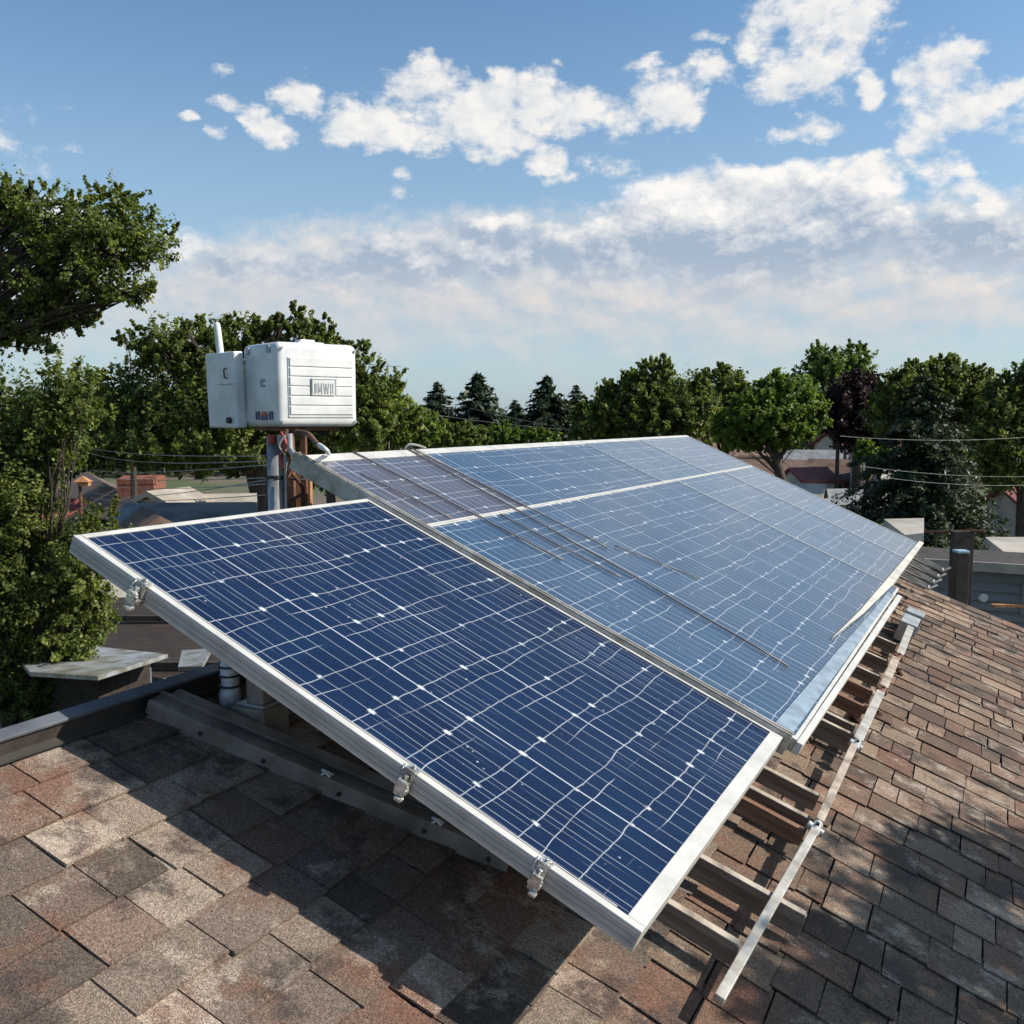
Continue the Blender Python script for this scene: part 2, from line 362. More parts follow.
# ------------------------------------------------------------------ array and roof frames
PSI, TILT, RS = R(27.235), R(23.67), R(20)
VV = Vector((math.sin(PSI), math.cos(PSI), 0)); UH = Vector((-math.cos(PSI), math.sin(PSI), 0)); ZZ = Vector((0,0,1))
def udir(s): return UH*math.cos(s)+ZZ*math.sin(s)
PB = Vector((.22767, 1.621, -.89676))                 # lower near corner of the front panel, top face
PF = frame4(VV, udir(TILT), VV.cross(udir(TILT)), PB)   # panel frame: x along ridge, y up the tilt, z out
RB = PB - ZZ*.31
RF = frame4(VV, udir(RS), VV.cross(udir(RS)), RB)       # roof frame
RFi = RF.inverted(); GZ = -5.5
def to_roof(p): return RFi @ p

# ------------------------------------------------------------------ ground
def ground():
    mb = MB(); n = 90; L = 1500
    xs = [math.copysign(abs(i/n*2-1)**2.2*L, i/n*2-1) for i in range(n+1)]
    for j in range(n+1):
        for i in range(n+1):
            x, y = xs[i], xs[j]+60
            mb.v.append((x, y, GZ+.25*math.sin(x*.05)*math.cos(y*.04)-.25))
    for j in range(n):
        for i in range(n):
            a = j*(n+1)+i; mb.f.append((a, a+1, a+n+2, a+n+1))
    m = bpy.data.materials.new('yard_grass'); m.use_nodes = True; t = NT(m.node_tree); b = t.N['Principled BSDF']
    tcn = t.n('ShaderNodeTexCoord').outputs['Object']
    t.put(b.inputs['Base Color'], t.mix(t.sstep(t.noise(tcn, .12, 8, .65), .42, .6), t.mix(t.noise(tcn, 3, 6, .7), (.03,.055,.015), (.09,.12,.03)), (.13,.10,.07)))
    b.inputs['Roughness'].default_value = .95
    o = mb.build('ground', m); tag(o, kind='structure')
ground()
def street():
    mb = MB(); a = at(850, 480, 60); 
    mb.quad((11,30,GZ+.3),(16,30,GZ+.3),(48,130,GZ+.3),(41,130,GZ+.3))
    tag(mb.build('road', 'asphalt'), kind='structure')
street()

# ------------------------------------------------------------------ the house we look along
V0, V1, U0, U1, USPLIT = -1.9, 5.85, -3.6, 1.41, .12
house = empty('shingled_house', tuple(RB), label='house with the brown shingled roof that carries the solar panels', cat='house')
house.location = (0,0,0)
def shingles():
    mb = MB()
    def tile(mb, a0, a1, b0, b1, thick, lift0, lift1, axis):
        # a: across (along course), b: exposure direction (butt at b0, low lift hidden end at b1)
        ja = [random.gauss(0, .0035) for _ in range(4)]
        if axis == 'v':
            P = lambda a, b, z: Vector((a, b, z))
        else:
            P = lambda a, b, z: Vector((b, a, z))
        z0 = lift0; z1 = lift1
        pts = [P(a0+ja[0], b0+ja[1]*.6, z0-thick), P(a1+ja[2], b0+ja[3]*.6, z0-thick), P(a1, b1, z1-thick), P(a0, b1, z1-thick),
               P(a0+ja[0], b0+ja[1]*.6, z0), P(a1+ja[2], b0+ja[3]*.6, z0), P(a1, b1, z1), P(a0, b1, z1)]
        fs = [(4,5,6,7),(0,1,5,4),(1,2,6,5),(3,0,4,7)]
        if axis != 'v': fs = [f[::-1] for f in fs]
        mb.add([RF @ p for p in pts], fs)
    EX = .118
    b = U1
    k = 0
    bb = USPLIT
    rows = []
    while bb < U1: rows.append(bb); bb += EX
    for b0 in rows:
        a = V0-random.random()*.2
        jit = random.gauss(0, .003)
        while a < V1:
            wd = random.choice([.10,.13,.15,.17,.2,.23,.3])*random.uniform(.9,1.1)
            l = .005+random.random()*.006
            tile(mb, a+.002, min(a+wd-.002, V1), b0+jit+random.choice([0,0,0,.006,-.008]), min(b0+EX+.05, U1+.01), .006, l+.003, .001, 'v')
            a += wd
    EX2 = .15
    left = mb; mb = MB()
    a = V1; rows = []
    c = V0
    while c < V1: rows.append(c); c += EX2
    for b0 in rows:
        u = USPLIT+.012-random.random()*.0
        jit = random.gauss(0, .003)
        first = True
        while u > U0:
            wd = random.choice([.08,.11,.13,.15,.17,.2])*random.uniform(.9,1.1)
            if first: wd *= random.uniform(.4,1); first = False
            l = .0035+random.random()*.0045
            tile(mb, u-wd+.002, u-.002, b0+jit+random.choice([0,0,.005,-.007,.012]), b0+EX2+.05, .004, l+.002, .001, 'u')
            u -= wd
    return left, mb
sl_, sr_ = shingles(); sl_.build('shingles', 'shingle', house); sr_.build('shingles', 'shingle_right', house)
db = MB(); db.box(V0, V1-.01, U0, U1, -.05, -.0065, RF)
db.build('roof_deck', 'felt', house)
# back slope and walls
bk = MB(); pk = RF @ Vector((0, U1+.015, -.01))
def rp(v, u, z=0): return RF @ Vector((v, u, z))
bs = MB()
for v0, v1 in ((V0, V1),):
    a, b = rp(v0, U1+.02, -.012), rp(v1, U1+.02, -.012)
    dn = UH*2.6-ZZ*1.9
    bs.add([a, b, b+dn, a+dn, a-ZZ*.05, b-ZZ*.05, b+dn-ZZ*.05, a+dn-ZZ*.05], [(0,1,2,3),(7,6,5,4),(0,4,5,1),(1,5,6,2),(2,6,7,3),(3,7,4,0)])
bs.build('back_roof_slope', 'felt', house)
wl = MB()
for v in (V0+.25, V1-.35):
    a = rp(v, U0+.35, -.055); b = rp(v, U1, -.07); c = b+UH*2.3-ZZ*1.78
    for q in (0,):
        pts = [a, b, c, Vector((c.x,c.y,GZ)), Vector((a.x,a.y,GZ))]
        pts2 = [p+VV*.12 for p in pts]
        wl.add(pts+pts2, [(0,1,2,3,4),(9,8,7,6,5)]+[(i,(i+1)%5,5+(i+1)%5,5+i) for i in range(5)])
for base in (rp(V0+.25, U0+.35, -.055),):
    L = (V1-.35-V0-.25)
    for p in (base, rp(V0+.25, U1, -.07)+UH*2.3-ZZ*1.78):
        a = p; b = p+VV*L
        t_ = UH*.1
        wl.add([a,b,Vector((b.x,b.y,GZ)),Vector((a.x,a.y,GZ)),a+t_,b+t_,Vector((b.x,b.y,GZ))+t_,Vector((a.x,a.y,GZ))+t_],[(0,1,2,3),(7,6,5,4),(0,4,5,1),(1,5,6,2),(2,6,7,3),(3,7,4,0)])
wl.build('wall', 'white_wall', house)
# ridge upstand: dark boards under a slate coloured cap
rb = MB()
v = V0
while v < V1-.1:
    L = random.uniform(.5,.9); e = min(v+L-.004, V1)
    rb.box(v, e, U1+.006, U1+.03, -.03, .050+random.uniform(-.002,.002), RF); v += L
rb.build('ridge_board', 'fascia', house)
cp = MB(); cp.box(V0, V1, U1+.0, U1+.036, .0535, .062, RF)
cp.build('ridge_cap', 'cap', house, bevel=.002)
# rake board at the far end and starter strip of dark drip edge
rk = MB(); rk.box(V1+.003, V1+.035, U0, U1, -.11, .002, RF); rk.build('rake_board', 'fascia', house)
# raised flashing strip along top course
fl = MB(); fl.box(V0, V1, U1-.02, U1+.0055, .012, .016, RF); fl.build('ridge_flashing', 'felt', house)
# small light scuff flakes on the roof
def flakes():
    for (x, y) in ((942,664),):
        p = RF.inverted() @ Vector(at(x, y, 3.0))
    
# ------------------------------------------------------------------ solar panels
GRP = 'solar panels of the tilted roof array'
def panel(u0, u1, v0, v1, cell, label, fr=(.02,.02,.02,.02), fz=(0,0,0,0), trim='alu', dz=0., th=.042, frame_mat='alu_side', group=GRP, glass_inset=.003):
    """fr = frame widths at v0, v1, u0, u1"""
    o = PF @ Matrix.Translation((v0, u0, dz))
    e = empty('solar_panel', M4=o, label=label, cat='solar panel', group=group)
    W, L = v1-v0, u1-u0; a, b, c, d = fr
    g = MB(); g.box(a-.002, W-b+.002, c-.002, L-d+.002, -.030, -glass_inset)
    g.build('glass', cell, e)
    t = MB()
    if a: t.box(0, a, 0, L, -th, 0)
    if b: t.box(W-b, W, 0, L, -th, 0)
    if c: t.box(a+.0005, W-b-.0005, 0, c, -th, 0)
    if d: t.box(a+.0005, W-b-.0005, L-d, L, -th, 0)
    t.build('frame', trim, e, bevel=.0015)
    bk = MB(); bk.box(a, W-b, c, L-d, -.034, -.0305); bk.build('backsheet', 'plastic', e)
    return e
UA, WA = 1.549, 1.175
front = panel(0, UA, 0, WA, 'cell_navy', 'dark navy solar panel nearest the camera, jutting out in front of the array', fr=(.019,.014,.037,.016), th=.046, trim='alu')
# ribbed side profile and joint caps of the front panel
sd = MB()
for k in range(3): sd.box(-.0022, -.0005, .004, UA-.004, -.013-.012*k, -.006-.012*k)
sd.build('side_rib', 'alu_side', front)
ln = MB(); 
for y0, y1 in ((.06, UA-.01),): ln.box(.0195, .022, y0, y1, -.0029, .0012)
ln.build('seal_strip', 'alu', front)
# clamps on the near side
def clamp(u, big=1.0):
    m = MB()
    s = big
    m.box(-.026*s, -.003, u-.018*s, u+.018*s, -.040, -.030); m.box(-.010*s, .012, u-.016*s, u+.016*s, .0008, .007)
    m.box(-.010*s, -.003, u-.014*s, u+.014*s, -.030, .004)
    m.box(-.034*s, -.024*s, u-.016*s, u+.012*s, -.046, -.012)
    m.box(-.046*s, -.030*s, u-.020*s, u+.000*s, -.050, -.044)
    m.tube([(-.018*s, u, -.03), (-.018*s, u, -.004)], .006*s, 8); m.tube([(0.002, u, .006), (0.002, u, .014)], .006*s, 8)
    m.tube([(-.03*s, u-.02*s, -.02), (-.016*s, u+.022*s, -.012), (.004, u+.026*s, .004)], .0022*s, 6)
    return m.build('clamp', 'foil', front, bevel=.0012)
clamp(1.30, .95); clamp(.52, .8); clamp(.205, .75)
# big array: lower row and upper row of modules
BV = 1.21
UT = 1.90
panel(-.035, 1.325, BV, 3.97, 'cell_blue', 'large blue solar panel of the lower row, joined to the divider beside the navy one', fr=(.022,.006,.012,.006))
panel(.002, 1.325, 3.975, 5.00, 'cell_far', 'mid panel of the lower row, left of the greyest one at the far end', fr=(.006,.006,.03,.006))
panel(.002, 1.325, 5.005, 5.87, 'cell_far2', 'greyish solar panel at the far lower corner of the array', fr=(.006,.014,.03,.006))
panel(1.33, UT, BV, 1.99, 'cell_brown', 'small brownish solar panel in the upper corner next to the white box', fr=(.022,.004,.008,.055))
panel(1.33, UT, 1.994, 3.76, 'cell_blue', 'long blue solar panel of the upper row right of the brownish one', fr=(.004,.005,.008,.045))
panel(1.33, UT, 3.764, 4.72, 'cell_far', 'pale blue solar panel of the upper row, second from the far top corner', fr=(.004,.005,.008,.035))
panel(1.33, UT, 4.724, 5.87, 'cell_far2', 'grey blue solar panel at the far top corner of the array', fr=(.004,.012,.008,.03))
def thing_mesh(mb, name, m, label, cat, group=None, bevel=0, origin=None, smooth=False):
    if origin is not None:
        mb.v = [tuple(Vector(p)-Vector(origin)) for p in mb.v]
    o = mb.build(name, m, bevel=bevel, smooth=smooth)
    if origin is not None: o.location = origin
    return tag(o, label, cat, group)
# divider bar between navy panel and array: long channel with a lip
dv = MB(); dv.box(BV-.034, BV-.002, -.02, UT, -.05, .010, PF); dv.box(BV-.031, BV-.025, -.02, UT, .0105, .016, PF)
dv.box(BV-.012, BV-.004, -.02, UT, .0105, .015, PF)
thing_mesh(dv, 'divider_channel', 'alu_dull', 'long pale metal channel between the navy panel and the array', 'metal channel', origin=PF @ Vector((BV, 0, 0)), bevel=.001)
# wide cream cover trim that tapers onto the glass along the far lower edge
tr = MB(); tr.prism([(2.36,.066),(3.0,.050),(5.875,.030),(5.875,-.004),(3.9,.002),(3.0,.030)], .004, .016, PF)
thing_mesh(tr, 'cover_trim', 'alu_cream', 'cream metal cover strip tapering to a point on the lower edge of the array', 'trim strip', origin=PF @ Vector((4, 0, 0)), bevel=.002)
# milky film band and outer white gutter bar on the near part of the lower edge
fm = MB(); fm.prism([(1.235,-.016),(3.2,-.026),(3.72,-.03),(3.72,.0),(3.2,.004),(2.3,.022),(1.235,.040)], .0015, .006, PF)
thing_mesh(fm, 'plastic_film', 'film', 'strip of milky plastic film lying along the lower edge of the blue panel', 'plastic film', origin=PF @ Vector((2.5, 0, 0)))
gb = MB(); gb.prism([(1.19,-.056),(3.8,-.070),(3.8,-.045),(1.19,-.0365)], -.035, .003, PF)
thing_mesh(gb, 'edge_bar', 'alu', 'white metal edge bar along the lower edge of the blue panel', 'metal bar', origin=PF @ Vector((2.5, 0, 0)), bevel=.002)
# brown rods lying on the glass
def pl(v, u, z=.006): return PF @ Vector((v, u, z))
def rod(pts, r, label, name='loose_rod', m='rod'):
    n = 14; P = []
    for i in range(n+1):
        s = i/n*(len(pts)-1); k = min(int(s), len(pts)-2); f = s-k
        a = Vector(pts[k]).to_3d(); b = Vector(pts[k+1]).to_3d(); q = a.lerp(b, f); q = q+Vector((random.gauss(0,.003), 0, 0))
        P.append(pl(q.x, q.y, r+.001))
    mb = MB(); mb.tube(P, r, 7)
    return thing_mesh(mb, name, m, label, 'rod', 'rods lying on the solar panels', origin=P[0], smooth=True)
rod([(1.53,1.90),(1.58,1.3),(1.60,.96)], .0035, 'brown rod on the glass ending nearest the divider')
rod([(1.92,1.905),(1.88,1.3),(1.85,.8),(1.78,.12)], .0035, 'longest brown rod, running from the top edge almost to the lower edge')
rod([(1.95,1.92),(1.99,1.4),(2.02,.95)], .003, 'thin brown rod close beside the longest rod near the top edge')
rod([(1.73,1.31),(1.74,1.0),(1.76,.78)], .003, 'short thin rod starting at the seam between the two long rods')
rod([(1.36,1.72),(1.42,1.34)], .003, 'short thin rod on the brownish panel')
rod([(2.10,.95),(2.25,.62)], .0025, 'thin faint rod in the middle of the blue panel')

# ------------------------------------------------------------------ rack under the panels
def rf(v, u, z): return RF @ Vector((v, u, z))
def beam(a, b, wd, hh, name, m, label, cat, group=None, up=None, bevel=.002, notch=True):
    """a,b: centre line of TOP face (world)"""
    a = Vector(a); b = Vector(b); d = (b-a).normalized(); up = Vector(up or RF.col[2][:3]); s = d.cross(up).normalized(); up = s.cross(d)
    F = frame4(d, s, up, a); mb = MB(); L = (b-a).length
    mb.box(0, L, -wd/2, wd/2, -hh, 0)
    F2 = F
    o = mb.build(name, m, bevel=bevel); o.matrix_world = F2
    return tag(o, label, cat, group)
# long base rail seen through the opening under the near side
A0 = rf(.10, 1.40, .050); A1 = rf(.345, .48, .050)
rail = empty('base_rail', tuple(A0), label='long dark bolted base rail lying on the shingles under the navy panel', cat='rail')
d = (A1-A0).normalized(); up = Vector(RF.col[2][:3]); s_ = d.cross(up).normalized(); up = s_.cross(d)
rail.matrix_world = frame4(d, s_, up, A0); RL = (A1-A0).length
mb = MB(); mb.box(0, RL, -.006, .006, -.05, 0); mb.box(0, RL, -.045, -.0065, -.012, -.003); mb.box(0, RL-.02, -.052, -.0455, -.04, .006)
mb.build('channel', 'rail', rail, bevel=.0015)
mb = MB(); mb.box(0.02, RL-.1, -.10, -.06, -.045, .0); mb.build('inner_beam', 'rail', rail, bevel=.003)
for t_ in (.16,.34,.55,.78,.95):
    mb = MB(); mb.tube([(RL*t_, .006, -.025), (RL*t_, .011, -.025)], .006, 8); mb.build('bolt', 'dark', rail)
for t_ in (.50,.80):
    mb = MB(); x = RL*t_
    mb.tube([(x-.012,-.01,.004),(x,.0,.010),(x+.014,.004,.004)], .004, 6); mb.tube([(x-.008,.006,.001),(x+.004,-.006,.009),(x+.016,-.01,.003)], .003, 6)
    mb.build('cable_tie', 'plastic', rail)
mb = MB(); mb.tube([(RL*.2,-.03,.004),(RL*.5,-.025,.006),(RL*.8,-.035,.004),(RL*.95,-.05,0)], .004, 6); mb.build('cable', 'wire_dark', rail)
# support post
pb = rf(.315, 1.21, 0)
post = empty('support_post', tuple(pb), label='short grey square post on a block foot holding up the navy panel', cat='post')
def vlen(p):    # vertical distance from p to underside of panels
    n = Vector(PF.col[2][:3]); return ((PB-p).dot(n))/n.z
H = vlen(pb)-.05
Rz = Matrix.Rotation(-PSI, 4, 'Z')
mb = MB(); mb.box(-.028,.028,-.028,.028,.07,H, Rz); mb.build('tube', 'rail', post, bevel=.006)
mb = MB(); mb.box(-.06,.05,-.05,.045,-.04,.065, Rz); mb.build('block', 'rail', post, bevel=.004)
mb = MB(); mb.box(-.05,.04,-.04,.04,.0655,.073, Rz); mb.build('foot_plate', 'galv', post, bevel=.002)
mb = MB(); mb.tube([(0,0,H-.035),(0,0,H-.02)], .033, 12); mb.build('collar', 'rail', post)
# wrapped pipe stub beside it
cb = rf(.315, 1.325, 0)
can = empty('wrapped_vent_pipe', tuple(cb), label='white taped vent pipe behind the grey post', cat='vent pipe')
mb = MB(); mb.tube([(0,0,-.02),(0,0,.04),(.002,0,.06),(.002,0,.115),(0,0,.13),(0,0,.138)], [.026,.028,.022,.025,.019,.008], 14); mb.build('pipe', 'wrap', can, smooth=True)
for z in (.03,.06,.088,.112):
    mb = MB(); mb.tube([(0,0,z-.002),(0,0,z+.003)], .0275, 14); mb.build('band', 'dark', can)
thing_mesh(MB().tube([rf(.36,1.39,.05), rf(.33,1.34,.02), rf(.30,1.29,.02)], .005, 8), 'bent_rod', 'galv', 'thin grey rod leaning across the roof beside the taped pipe', 'rod', origin=rf(.1,1.38,.03))
pts = [rf(.30,1.30,.04), rf(.29,1.26,.03), rf(.29,1.25,.0), rf(.31,1.27,.0)]
thing_mesh(MB().tube(pts, .004, 6), 'loose_cable', 'wire', 'pale cable looping at the foot of the grey post', 'cable', origin=pts[0])
# wires slung in the dark below the panel
for k, (a, b, l) in enumerate((((.42,1.05,.06),(.95,.55,.05),'upper of two thin black cables drooping under the navy panel'),((.45,1.0,.03),(.9,.45,.03),'lower of two thin black cables drooping under the navy panel'))):
    p = [rf(a[0]+(b[0]-a[0])*i/8, a[1]+(b[1]-a[1])*i/8, a[2]-.02*math.sin(math.pi*i/8)) for i in range(9)]
    thing_mesh(MB().tube(p, .005, 6), 'drooping_cable', 'wire_dark', l, 'cable', 'cables under the navy panel', origin=p[0])
# hidden supports that carry the array (seen only in gaps)
for k, (v_, u_, lab) in enumerate(((1.3,1.38,'rear steel leg under the top corner beside the white box'),(2.7,1.38,'second rear steel leg under the array, behind the first'),(4.2,1.38,'third rear steel leg under the array'),(5.6,1.38,'rear steel leg under the far end of the array'))):
    p = rf(v_, u_, .0); mb = MB(); mb.box(-.02,.02,-.02,.02,-.005,vlen(p)-.05); o = mb.build('rear_leg', 'galv'); o.location = p
    tag(o, lab, 'leg', 'rear legs under the array')
# slope rails: timbers from beneath the panels out past the lower edge
rails = [ # v, u_end, u_start, material, label, skew, half height
 (.46,-.035,.60,'wood','grey timber rail nearest the camera, its end short of the long bar',.0,.05),
 (.70,-.135,.60,'wood','timber rail that sticks out farthest, crossing under the long bar',.02,.06),
 (1.13,-.05,.5,'wood_red','first reddish timber rail past the splice of the long bar',.0,.045),
 (1.22,-.05,.5,'wood','grey timber rail just past the first reddish one',.0,.06),
 (1.40,-.04,.5,'wood','grey timber rail under the near corner of the blue panel',.0,.05),
 (2.05,-.05,.5,'wood','wide grey timber rail halfway along the edge bar',.0,.07),
 (2.15,-.04,.5,'wood','rail doubled against the wide grey one',.0,.05),
 (2.42,-.04,.5,'wood_red','second reddish timber rail behind the wide grey one',.0,.05),
 (2.66,-.04,.5,'wood_red','third reddish timber rail, close behind the second',.0,.05),
 (2.92,-.04,.5,'wood','thin grey timber rail behind the reddish pair',.0,.05),
 (3.22,-.04,.5,'wood','grey rail just before the last batten',.0,.06),
 (3.60,-.04,.5,'wood','grey rail next to the first metal bracket',.0,.05)]
for v_, ue, us, m_, lab, sk, hh_ in rails:
    o_ = beam(rf(v_, us, .088), rf(v_+sk, ue, .088), .020, hh_, 'timber_rail', m_, lab, 'timber rail', 'timber rails under the lower edge', bevel=.002)
    # sunlit top edge painted in: an added strip, paler on the grey rails
    c_ = MB(); L_ = (rf(v_+sk, ue, .088)-rf(v_, us, .088)).length; c_.box(.25, L_-.004, -.011, .011, .0005, .004); c_.build('lit_top_strip', 'wood_top' if m_ == 'wood' else 'wood_red', o_)
# long bar in front of the rails: near bright piece, then three flat battens
def bar(v0, u0, v1, u1, wd, hh, zt, name, m_, lab, zt2=None):
    return beam(rf(v0,u0,zt), rf(v1,u1,zt2 if zt2 is not None else zt), wd, hh, name, m_, lab, 'bar', 'bars across the rail ends')
bar(.27,-.045,1.10,-.07,.023,.02,.082,'aluminium_bar','alu_dull','long thin aluminium bar nearest the camera, its tip resting on the shingles', .125)
bar(1.16,-.07,1.86,-.065,.024,.016,.128,'flat_batten','wood_top','first pale flat batten beyond the clamp of the thin bar')
bar(1.95,-.068,2.62,-.066,.034,.014,.12,'flat_batten','alu_dull','second pale flat batten along the rail ends')
bar(2.70,-.068,3.25,-.062,.036,.014,.12,'flat_batten','wood_top','third pale flat batten along the rail ends')
bar(3.34,-.07,4.0,-.06,.036,.014,.12,'flat_batten','alu_dull','last pale flat batten, nearest the grey bracket box')
# joint clamps on the bar
for v_, lab in ((1.13,'knobbly pipe clamp joining the thin bar and the first batten'),(1.905,'rusty clamp between the first and second batten'),(2.66,'rusty clamp between the second and third batten'),(3.295,'rusty clamp between the third and last batten')):
    e = empty('bar_clamp', M4=RF @ Matrix.Translation((v_, -.07, .105)) @ Matrix.Scale(.72, 4), label=lab, cat='clamp', group='clamps joining the bars')
    mb = MB(); mb.tube([(-.045,0,.0),(.045,0,.01)], .021, 10); mb.tube([(0,-.03,.0),(0,.035,.01)], .017, 10); mb.build('body', 'galv' if v_ < 2 else 'rust', e, bevel=.003)
    mb = MB(); mb.tube([(.0,0,-.03),(.0,0,.035)], .007, 8); mb.build('bolt', 'dark', e)
mb = MB(); mb.box(4.02,4.25,-.09,.0,.012,.125, RF)
thing_mesh(mb, 'junction_box', 'galv', 'grey metal box under the far part of the lower edge', 'box', origin=rf(4.1,-.03,0), bevel=.004)
mb = MB(); mb.box(4.30,4.45,-.10,-.0,.012,.13, RF)
thing_mesh(mb, 'junction_box', 'galv', 'smaller grey metal box behind the first grey box', 'box', origin=rf(4.4,-.03,0), bevel=.004)
for k, (v_, lab) in enumerate(((4.75,'first open metal bracket sticking out near the far corner'),(5.02,'second open metal bracket near the far corner'),(5.30,'third open metal bracket near the far corner'),(5.62,'outermost metal bracket at the far corner, with an upturned hook'))):
    pts = [pl(v_, .08, -.06), pl(v_, -.17-.01*k, -.07), pl(v_+.03, -.20-.01*k, -.03)]
    p2 = [pl(v_+.10, .08, -.06), pl(v_+.10, -.165-.01*k, -.07)]
    e = empty('hook_bracket', tuple(pts[0]), label=lab, cat='bracket', group='metal brackets at the far corner')
    for nm, pp in (('arm', pts), ('arm', p2), ('crossbar', [pts[1], p2[1]])):
        mb = MB(); mb.tube([p-pts[0] for p in pp], .009, 4); mb.build(nm, 'alu_dull', e)
    mb = MB(); mb.add([tuple(pl(v_+a, b, -.075)-pts[0]) for a, b in ((.005,.06),(.095,.06),(.095,-.15),(.005,-.15))]+[tuple(pl(v_+a, b, -.085)-pts[0]) for a, b in ((.005,.06),(.095,.06),(.095,-.15),(.005,-.15))], [(0,1,2,3),(7,6,5,4),(0,4,5,1),(1,5,6,2),(2,6,7,3),(3,7,4,0)]); mb.build('web', 'rail', e)
# debris between battens
for k in range(14):
    v_ = random.uniform(1.9,4.2); u_ = random.uniform(-.10,.02); r_ = random.uniform(.012,.03)
    F = RF @ Matrix.Translation((v_,u_,.02)) @ Matrix.Rotation(random.random()*3,4,'Z') @ Matrix.Rotation(random.random(),4,'X')
    mb = MB(); mb.prism([(-r_,-r_*.5),(r_*.6,-r_*.7),(r_,r_*.3),(-r_*.3,r_*.8)], -r_*.3, r_*.3, Matrix.Identity(4)); o = mb.build('roof_scrap', 'rust'); o.matrix_world = F
    tag(o, 'small rusty scrap lying among the rail ends by the battens', 'scrap', 'rusty scraps among the rail ends')

# ------------------------------------------------------------------ white box on the pole
BD = 3.75
pc = at(291, 427, BD)
def rotz(a): return Matrix.Rotation(a, 4, 'Z')
box = empty('equipment_box', M4=Matrix.Translation(pc) @ rotz(R(40)), label='white ribbed plastic equipment box mounted on a pole above the panels', cat='equipment box')
# local axes: x along the front face to the right, -y out of the front face, z up
FX0, FX1, DY, BH = -.055, .30, .30, .325
def rbox(x0,x1,y0,y1,z0,z1): return MB().box(x0,x1,y0,y1,z0,z1)
o = rbox(FX0, FX1, 0, DY, 0, BH).build('body', 'plastic', box, bevel=.026); o.modifiers['bevel'].segments = 5
me = o.data; me.polygons.foreach_set('use_smooth', [True]*len(me.polygons))
XL_ = FX0-.001
# front panel with raised louvre slats
lv = rbox(FX0+.045, FX1-.022, -.004, .004, .035, .268); lv.build('front_plate', 'plastic', box, bevel=.004)
for k in range(6):
    z = .048+k*.037
    if k in (2,3):
        rbox(FX0+.052, .082, -.008, -.0045, z, z+.033).build('louvre', 'plastic', box, bevel=.003)
        rbox(.197, FX1-.028, -.008, -.0045, z, z+.033).build('louvre', 'plastic', box, bevel=.003)
    else:
        rbox(FX0+.052, FX1-.028, -.008, -.0045, z, z+.033).build('louvre', 'plastic', box, bevel=.003)
for (x_, z_) in ((FX0+.022,.02),(FX1-.014,.02),(FX0+.022,.30),(FX1-.014,.30)):
    mb = MB(); mb.tube([(x_,-.001,z_),(x_,-.005,z_)], .006, 8); mb.build('screw', 'galv', box)
for y_ in (.06,.24):
    MB().box(XL_-.006, XL_+.002, y_-.012, y_+.012, .285, .312).build('hinge', 'plastic_grey', box)
rbox(.085, .194, -.013, -.0045, .122, .189).build('badge_plate', 'plastic', box, bevel=.002)
lg = MB()
def stroke(xa, za, xb, zb, w=.0036):
    a = Vector((xa,0,za)); b = Vector((xb,0,zb)); d = (b-a).normalized(); n = Vector((-d.z,0,d.x))*w/2
    vs = [a-n,b-n,b+n,a+n]; lg.add([v+Vector((0,-.0146,0)) for v in vs]+[v+Vector((0,-.0128,0)) for v in vs], [(0,1,2,3),(7,6,5,4),(0,4,5,1),(1,5,6,2),(2,6,7,3),(3,7,4,0)])
z0, z1 = .128, .170
stroke(.088,.186,.190,.186,.003); stroke(.088,.126,.088,.186,.003); stroke(.190,.126,.190,.186,.003)
stroke(.099,z0,.099,z1-.004); stroke(.105,z0+.004,.105,z1); stroke(.114,z0,.114,z1); stroke(.114,z1,.121,z0+.008); stroke(.121,z0+.008,.129,z1); stroke(.129,z1,.129,z0)
stroke(.138,z1,.143,z0); stroke(.143,z0,.149,z1-.002); stroke(.149,z1-.002,.155,z0); stroke(.155,z0,.161,z1); stroke(.169,z0,.169,z1-.002); stroke(.178,z0+.002,.178,z1)
lg.build('badge_lettering', 'plastic_grey', box)
# left face: little latch and sticker (n, red dot, n)
XL = FX0-.002
st = MB(); st.box(XL-.003, XL+.001, .10, .116, .175, .184); st.box(XL-.003, XL+.001, .125, .13, .16, .184); st.box(XL-.004, XL, .10,.13,.156,.162)
st.build('latch', 'plastic_grey', box)
for yy in (.035, .150):
    sk = MB(); sk.prism([(yy,.028),(yy+.010,.028),(yy+.010,.051),(yy+.022,.051),(yy+.022,.028),(yy+.032,.028),(yy+.032,.060),(yy,.060)], 0, .003, Matrix(((0,0,-1,XL+.001),(1,0,0,0),(0,1,0,0),(0,0,0,1))))
    sk.build('sticker_letter', 'navy', box)
sk = MB(); sk.box(XL-.002, XL+.001, .082, .135, .042, .052); sk.box(XL-.002, XL+.001, .092, .125, .0525, .060); sk.build('sticker_dot', 'red', box)
sk = MB(); sk.box(XL-.002, XL+.001, .082, .135, .026, .0415); sk.build('sticker_base', 'navy', box)
